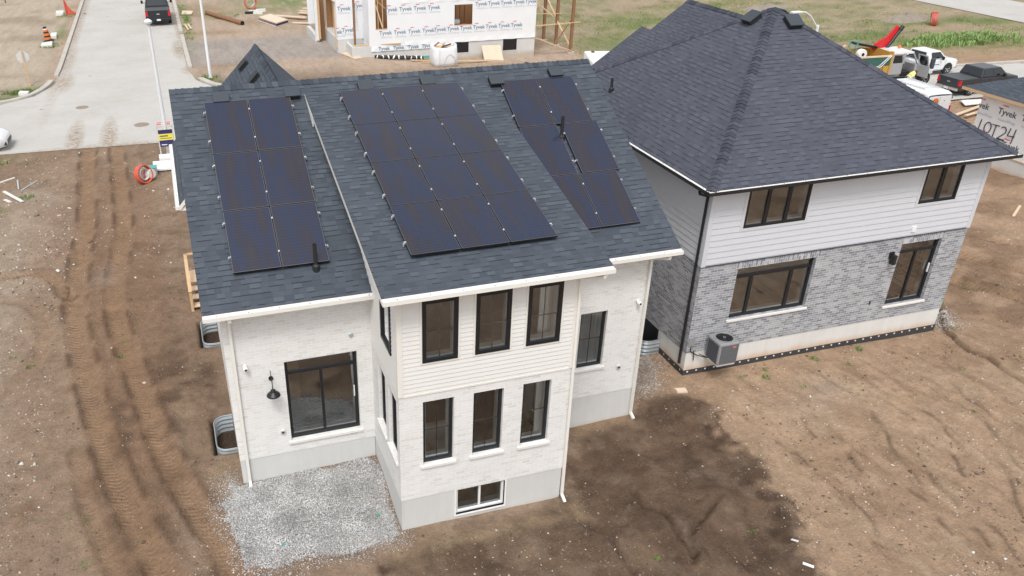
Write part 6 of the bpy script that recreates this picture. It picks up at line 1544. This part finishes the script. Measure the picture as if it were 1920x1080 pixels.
# ------------------------------------------------------------------ street furniture and site clutter
def lamp(label, x, y, h, adx, ady, r0=.085, arm=True, al=1.6):
    z0 = H(x, y); r = root('street_lamp', label, 'street lamp', (x, y, z0), group='pale grey street lamps')
    b = MB(); b.tube([(0, 0, 0), (0, 0, h)], [r0, r0 * .62], 'pole', 12); b.build('pole', r, local=True)
    b = MB(); b.lathe([(.13, 0), (.13, .04), (.10, .08)], 'pole', 12); b.build('base_collar', r, local=True)
    if arm:
        b = MB(); b.tube([(0, 0, h - .15), (adx * al * .45, ady * al * .45, h + .42), (adx * al * .75, ady * al * .75, h + .62), (adx * al, ady * al, h + .66)], .035, 'pole', 8); b.build('arm', r, local=True)
        c = V3(adx * al, ady * al, h + .66); b = MB(); b.beam(c, c + V3(adx * .55, ady * .55, .0), .24, .09, 'pole'); hd = b.build('lamp_head', r, local=True, bevel=.03)
        b = MB(); b.beam(c + V3(adx * .12, ady * .12, -.046), c + V3(adx * .45, ady * .45, -.046), .17, .01, 'galv'); b.build('lens', hd, local=True)
    else:
        b = MB(); b.lathe([(.05, h), (.17, h + .06), (.19, h + .14), (.10, h + .22), (.03, h + .25)], 'pole', 16); b.build('lamp_head', r, local=True); b = MB(); b.beam((-.06, 0, h * .8), (.06, 0, h * .8), .1, .02, 'ventgrey'); b.build('band', r, local=True)
    return r
lamp('slim street lamp in front of the real estate sign', -4.26, 25.9, 6.2, 0, 1, .105, arm=False)
lamp('tall street lamp at the curb corner, its top out of the picture', -1.16, 41.1, 7.6, 1, 0, .10)
lamp('street lamp with a bent arm behind the grey house roof', 26.4, 18.0, 5.95, -1, -.02, .10, al=1.15)

sg = root('sign_board', 'yellow and navy sign board with small red toppers at the street edge', 'sign', (-4.27, 25.35, H(-4.27, 25.4) + .12))
FS = (V3(0, 0, 0), V3(1, 0, 0), V3(0, -1, 0))
b = MB()
for x in (-.36, .34): b.box(x - .02, -.02, 0, x + .02, .02, 1.42, 'alu')
b.box(-.38, -.02, 1.40, .36, .02, 1.44, 'alu'); b.build('frame', sg, local=True)
b = MB(); b.obox(FS, -.34, .32, .42, 1.26, .02, .035, 'yellow'); bd = b.build('board', sg, local=True)
b = MB(); b.obox(FS, -.34, .32, 1.06, 1.26, .036, .04, 'navy'); b.obox(FS, -.34, .32, .42, .74, .036, .04, 'navy'); b.obox(FS, -.3, .26, .82, .85, .036, .04, 'inkdark'); b.obox(FS, -.3, .1, .92, .98, .036, .04, 'inkdark'); b.obox(FS, -.26, .0, .50, .54, .041, .043, 'trimw'); b.build('board_print', bd, local=True)
for x in (-.24, .18):
    b = MB(); b.obox(FS, x - .14, x + .14, 1.48, 1.66, -.005, .012, 'trimw'); b.obox(FS, x - .12, x + .10, 1.50, 1.56, .013, .016, 'inkred'); b.obox(FS, x - .12, x + .12, 1.59, 1.64, .013, .016, 'inkred'); b.build('topper', sg, local=True)
def slab(name, label, cat, pts, z, h, mat='trimw', group=None):
    b = MB(); b.prism([V3(x, y, z) for x, y in pts], (0, 0, -h), mat); return tag(b.build(name, bevel=.01), label, cat, group)
slab('ground_board', 'large white panel lying on the ground left of the white house front', 'panel', [(-5.05, 23.3), (-4.0, 23.28), (-4.0, 24.5), (-5.05, 24.58)], -.48, .07)
slab('ground_board', 'smaller white panel between the big panel and the sign', 'panel', [(-4.74, 24.72), (-4.0, 24.68), (-4.0, 25.30), (-4.74, 25.36)], -.42, .12)
for (pts, lb, z) in (([(-12.75, 40.15), (-12.2, 39.95), (-12.15, 40.5), (-12.7, 40.7)], 'white slab lying by the junction curb below the sign', -.5), ([(-12.68, 54.0), (-11.9, 54.1), (-11.98, 55.5), (-12.68, 55.1)], 'white slab on the grass in front of the traffic drum', -.42),
    ([(-12.3, 57.5), (-11.85, 57.45), (-11.9, 58.9), (-12.3, 58.9)], 'white slab right behind the traffic drum', -.40), ([(-12.7, 68.0), (-12.05, 68.0), (-12.1, 69.4), (-12.75, 69.4)], 'pale slab at the foot of the orange netting', -.40)):
    slab('concrete_slab', lb, 'slab', pts, z, .22, 'sill', 'pale slabs left of the side street')
# orange tubing coils
def coil(label, x, y, z, r, tiltax, tilt, mat='orangered', n=5, group='reels of orange-red tubing', w=.30):
    rt_ = root('tubing_reel', label, 'tubing reel', (x, y, z), group=group); rt_.rotation_euler = (tilt, 0, tiltax)
    b = MB()
    for k in range(n):
        yy = -w / 2 + w * k / (n - 1); b.tube([(r * math.cos(a), yy + .01 * math.sin(3 * a), r * math.sin(a) + r) for a in np.linspace(0, 2 * math.pi, 22)], .035, mat, 6, caps=False)
    b.build('tubing', rt_, local=True)
    b = MB(); b.lathe([(r * .62, -w * .5), (r * .66, -w * .5), (r * .66, w * .5), (r * .62, w * .5)], 'alu', 20, (0, 0, r), axis='y', cap=False); b.build('drum', rt_, local=True)
    return rt_
coil('coil of orange-red tubing beside the white panel on the bare soil', -5.38, 21.95, H(-5.4, 21.9), .40, R(42), R(-14), w=.20)
b = MB(); b.lathe([(.0, -.14), (.20, -.14), (.22, -.12), (.22, .12), (.20, .14), (0, .14)], 'fabricw', 22, (0, 0, .30), axis='y'); b.lathe([(.27, .10), (.29, .12), (.29, .16), (0, .17)], 'inkred', 22, (0, 0, .30), axis='y'); o_ = tag(b.build('hose_spool'), 'small red and white spool lying against the orange-red coil', 'spool'); o_.location = (-5.12, 22.25, H(-5, 22.1)); o_.rotation_euler = (R(-12), 0, R(42))
b = MB(); b.box(-.28, -.2, 0, .28, .2, .34, 'galv'); b.box(-.30, -.22, .34, .30, .22, .39, 'teal'); o_ = tag(b.build('tool_box', bevel=.02), 'small grey tool box behind the orange-red coil', 'box'); o_.location = (-5.15, 23.0, H(-5.1, 23.0))
coil('red reel standing on bricks near the pile of boards across the side street', 4.36, 66.5, H(4.36, 66.5), .55, R(10), R(-8), w=.3)
coil('distant red tubing reel in the weedy field', 59.2, 42.0, H(59.2, 42), .55, R(50), R(-6), w=.4)
# stop sign seen from the back
ss = root('stop_sign', 'octagonal sign seen from behind on a wooden post at the junction', 'road sign', (-12.3, 42.4, H(-12.3, 42.4)), R(6))
b = MB(); b.beam((0, 0, 0), (-.06, 0, 2.25), .10, .10, 'wood'); b.build('post', ss, local=True)
b = MB(); oc = [V3(-.05 + .38 * math.cos(R(22.5 + 45 * k)), .07, 1.82 + .38 * math.sin(R(22.5 + 45 * k))) for k in range(8)]; b.prism(oc, (0, .012, 0), 'alu', side='alu', bottom='red'); b.build('sign_plate', ss, local=True)
b = MB(); Fst = (V3(0, .083, 0), V3(1, 0, 0), V3(0, 1, 0)); add_text(b, 'STOP', Fst, -.05, 1.82, .26, 'trimw', .003, .01); b.build('sign_lettering', ss, local=True)
# traffic drum
dr_ = root('traffic_drum', 'orange and black striped traffic drum leaning on the bare ground', 'traffic drum', (-12.35, 56.6, H(-12.35, 56.6))); dr_.rotation_euler = (0, R(-6), 0)
b = MB(); zz = 0.06
for k, (c_, h_) in enumerate((('black', .10), ('orange', .17), ('black', .12), ('orange', .17), ('black', .12), ('orange', .15), ('trimw', .08), ('black', .12))):
    rr_ = .27 - .018 * k; b.lathe([(rr_, zz), (rr_ - .012, zz + h_)], c_, 18, cap=(k == 7)); zz += h_
b.build('barrel', dr_, local=True); b = MB(); b.lathe([(.40, 0), (.40, .06), (.28, .09)], 'darkpl', 18); b.build('rubber_base', dr_, local=True)
# orange safety netting
nt = root('safety_netting', 'orange safety netting draped from a thin pole at the curb', 'netting', (-11.9, 68.1, -.6))
b = MB(); b.tube([(0, 0, 0), (.05, 0, 2.2)], .025, 'galv', 6); b.build('pole', nt, local=True); b = MB(); b.tube([(-.75, 0, 0), (-.8, 0, 2.3)], .02, 'galv', 6); b.build('pole', nt, local=True)
b = MB()
for k in range(9):
    t0 = k / 9; x1 = .06 + 1.1 * t0 ** 1.6; z1 = 1.9 * (1 - t0) ** 1.8
    x2 = .06 + 1.1 * ((k + 1) / 9) ** 1.6; z2 = 1.9 * (1 - (k + 1) / 9) ** 1.8
    b.face([(x1 - .02, 0, 0), (x2 - .02, .05 * math.sin(k), 0), (x2, .05 * math.sin(k), z2 + .06), (x1, 0, z1 + .1)], 'orangered')
b.build('net', nt, local=True)
b = MB(); b.tube([(0, 0, 0), (-.02, 0, 1.1)], .06, 'woodb', 8); o_ = tag(b.build('wooden_stake'), 'short brown stake at the top left corner of the bare lot', 'stake'); o_.location = (-17.9, 77, H(-17.9, 77))
# pipe, slabs of sheathing, boards across the side street
b = MB(); b.tube([(.2, 64.6, -.42), (2.75, 58.5, -.42)], .19, 'woodb', 14, caps=False); b.tube([(.2, 64.6, -.42), (2.75, 58.5, -.42)], .165, 'black', 14); tag(b.build('pipe'), 'long rusty brown pipe lying across the dirt', 'pipe')
shp = root('sheathing_stack', 'low stack of pale sheathing boards with dark purple edges', 'board stack', (5.4, 58.8, -.6))
for k in range(4):
    b = MB(); z = .02 + k * .085; c_ = 'navy' if 0 < k < 3 else 'ply'; b.prism([V3(-1.2 + .05 * k, 1.3, z + .08), V3(-.05 + .02 * k, -1.95, z + .08), V3(1.15, -.65, z + .08), V3(.05, 2.5, z + .08)], (0, 0, -.08), 'ply', side=c_); b.build('sheet', shp, local=True)
boards('loose_boards', 'pale boards lying beyond the dark-edged stack', 'lumber', [((5.9, 61.0, -.35), (8.3, 59.4, -.4)), ((6.9, 58.2, -.55), (8.2, 57.6, -.55))], w=.5)
slab('plywood_offcut', 'square plywood offcut by the curb beside the black pickup', 'plywood', [(-2.0, 65.0), (-1.1, 64.8), (-.9, 66.4), (-1.8, 66.9)], -.52, .04, 'ply')
boards('loose_boards', 'two short boards by the curb behind the black pickup', 'lumber', [((-1.9, 60.0, -.5), (-1.75, 57.6, -.52)), ((-1.65, 59.9, -.48), (-1.5, 57.9, -.52))])
bk = root('brick_pile', 'small pile of pale blocks under the red reel', 'blocks', (3.9, 64.0, -.6))
for x, y, a in ((0, 0, 0), (.75, .5, .3), (-.4, -.5, .1), (.3, -.8, .5)): b = MB(); b.box(x, y, 0, x + .8, y + .35, .22, 'sill' if a != .1 else 'darkpl'); b.build('block', bk, local=True)
boards('lumber_stack', 'pale boards leaning at the far left corner of the wrapped house', 'lumber', [((8.4, 63, -.4), (10.6, 60.0, -.3)), ((8.7, 63, -.2), (10.8, 60.4, -.1)), ((8.2, 62.4, -.45), (10.2, 59.6, -.4))], w=.4)
# near clutter on the left soil and the right yard
boards('loose_board', 'white-weathered board on the soil at the left edge, longest of them', 'board', [((-11.45, 22.65, H(-11.4, 22.6) + .05), (-10.5, 20.95, H(-10.5, 21) + .06))], 'sill', .13)
boards('loose_board', 'short pale stub of board just below the long white one', 'board', [((-11.32, 19.0 + 2.7, H(-11.3, 21.7) + .03), (-11.0, 21.1, H(-11, 21.2) + .03))], 'sill', .12)
boards('loose_board', 'thin pale stick near the left edge above the long white board', 'board', [((-12.1, 23.7, H(-12, 23.8) + .03), (-11.2, 24.4, H(-11.2, 24.3) + .04))], 'sill', .08)
b = MB(); b.beam((-11.05, 24.1, H(-11, 24) + .02), (-10.9, 23.0, H(-10.9, 23) + .02), .06, .02, 'inkpale'); b.beam((-10.75, 22.7, H(-10.7, 22.7) + .02), (-10.2, 23.9, H(-10.2, 23.8) + .02), .06, .02, 'inkpale'); tag(b.build('plastic_strip'), 'faded blue plastic strips on the soil near the left edge', 'plastic')
boards('loose_board', 'small flat board on the soil right of the white house corner', 'board', [((8.95, .44, H(9, .4) + .03), (9.25, .38, H(9.2, .4) + .03))], 'ply', .2)
boards('loose_board', 'pale stick on the churned soil by the wrapped garage', 'board', [((29.3, 7.5, H(29.3, 7.5) + .05), (30.3, 8.1, H(30.3, 8.1) + .05))], 'woodp', .1)
boards('loose_boards', 'pale boards on the dirt between the van and the wrapped garage', 'lumber', [((38.3, 19.4, -.5), (41.6, 20.6, -.5)), ((38.9, 19.2, -.5), (42.2, 20.1, -.5))], w=.2)
slab('white_sheet', 'white flat sheet on the dirt behind the wrapped garage', 'sheet', [(40.6, 20.9), (43.2, 20.9), (43.4, 21.6), (41.2, 21.8)], -.5, .04)
b = MB(); b.beam((8.2, -6.05, H(8.2, -6) + .03), (8.38, -6.2, H(8.38, -6.2) + .04), .07, .02, 'trimw'); b.beam((8.45, -5.35, H(8.5, -5.3) + .03), (8.5, -5.5, H(8.5, -5.5) + .04), .05, .02, 'trimw'); tag(b.build('plastic_scrap'), 'torn white plastic scraps at the edge of the dark fill', 'plastic')
for x, y, r_, lb in ((-8.86, 36.0, .36, 'round manhole cover in the middle of the junction'), (-5.55, 31.4, .40, 'round rusty manhole cover left of the sign')):
    b = MB(); b.lathe([(r_, 0), (r_, .006), (.001, .008)], 'irondark', 28, cap=False); o_ = tag(b.build('manhole_cover'), lb, 'manhole cover', 'manhole covers'); o_.location = (x, y, -.596)
b = MB(); b.box(-.03, -.02, 0, .03, .02, .05, 'teal'); o_ = tag(b.build('litter'), 'tiny green scrap on the gravel near the bump-out corner', 'litter'); o_.location = (-.42, -1.95, H(-.42, -1.95) + .07)
b = MB(); b.box(-.04, -.02, 0, .03, .03, .03, 'teal'); o_ = tag(b.build('litter'), 'tiny green scrap on the gravel near the left front', 'litter'); o_.location = (-2.7, -2.4, H(-2.7, -2.4) + .07)
# spoil heaps in the field
for x, y, rx, ry, hh, lb in ((58.6, 44.4, 2.4, 1.1, .7, 'grey rubble heap in the field'), (50.5, 53, 3.0, 1.2, .55, 'weedy spoil heap on the far field')):
    b = MB(); n = 26; rows = []
    for i in range(8):
        f = i / 7; rows.append([(rx * (1 - f) * math.cos(a) * (1 + .12 * math.sin(5 * a + i)), ry * (1 - f) * math.sin(a) * (1 + .12 * math.cos(4 * a)), hh * (1 - (1 - f) ** 2) * (1 + .15 * math.sin(3 * a + i)) - .1) for a in np.linspace(0, 2 * math.pi, n)[:-1]])
    loft(b, rows, 'sheap', cap=True); o_ = tag(b.build('rubble_heap', smooth=False), lb, 'heap'); o_.location = (x, y, H(x, y))

# ------------------------------------------------------------------ furniture behind the lower bump-out windows
so = root('sofa', 'white sofa with a pillow behind the left lower bump-out window', 'sofa', (.95, -1.35, .02))
b = MB(); b.box(-.6, -.4, .1, .75, .4, .42, 'fabricw'); b.box(-.6, .2, .42, .75, .42, .85, 'fabricw'); b.box(-.72, -.4, .1, -.6, .42, .62, 'fabricw'); b.build('seat', so, local=True, bevel=.06)
b = MB(); b.lathe([(.02, -.07), (.2, -.06), (.24, 0), (.2, .06), (.02, .07)], 'woodp', 16, (-.15, -.05, .52)); b.build('pillow', so, local=True, smooth=True)
tb = root('round_table', 'round wooden table behind the middle lower bump-out window', 'table', (2.15, -.3, .02))
b = MB(); b.lathe([(.42, .68), (.45, .70), (.45, .74), (.40, .76)], 'woodb', 24); b.build('table_top', tb, local=True); b = MB(); b.lathe([(.25, 0), (.08, .06), (.06, .68)], 'woodb', 14); b.build('leg', tb, local=True)
pp = root('potted_plant', 'leafy potted plant behind the right lower bump-out window', 'plant', (3.35, -1.75, .02))
b = MB(); b.lathe([(.13, 0), (.18, .36), (.16, .36), (.12, .33)], 'ventgrey', 16); b.build('pot', pp, local=True)
b = MB()
for k in range(26):
    a = k * 2.4; l = .35 + .25 * ((k * 37) % 10) / 10; z = .45 + .5 * ((k * 53) % 10) / 10; p = V3(.05 * math.cos(a), .05 * math.sin(a), z); q = p + V3(l * math.cos(a), l * math.sin(a), .12); w_ = V3(-math.sin(a), math.cos(a), 0) * .07; m_ = p.lerp(q, .6) + V3(0, 0, .06)
    b.face([p, m_ - w_, q, m_ + w_], 'leafy')
b.tube([(0, 0, .3), (0, 0, 1.0)], .012, 'woodb', 5); b.build('foliage', pp, local=True)
fl = root('table_lamp', 'small glowing lamp behind the right lower bump-out window', 'lamp', (2.98, -2.0, .75))
b = MB(); b.lathe([(.07, 0), (.02, .04), (.015, .2)], 'chrome', 12); b.build('base', fl, local=True); b = MB(); b.lathe([(.07, .2), (.05, .32)], 'lampshade', 14); b.build('lamp_shade', fl, local=True)
sd_ = root('side_table', 'white side table carrying the glowing lamp', 'table', (2.98, -2.0, .02)); b = MB(); b.lathe([(.2, .68), (.2, .72)], 'fabricw', 18); b.build('table_top', sd_, local=True); b = MB(); b.lathe([(.15, 0), (.03, .04), (.03, .68)], 'fabricw', 12); b.build('leg', sd_, local=True)
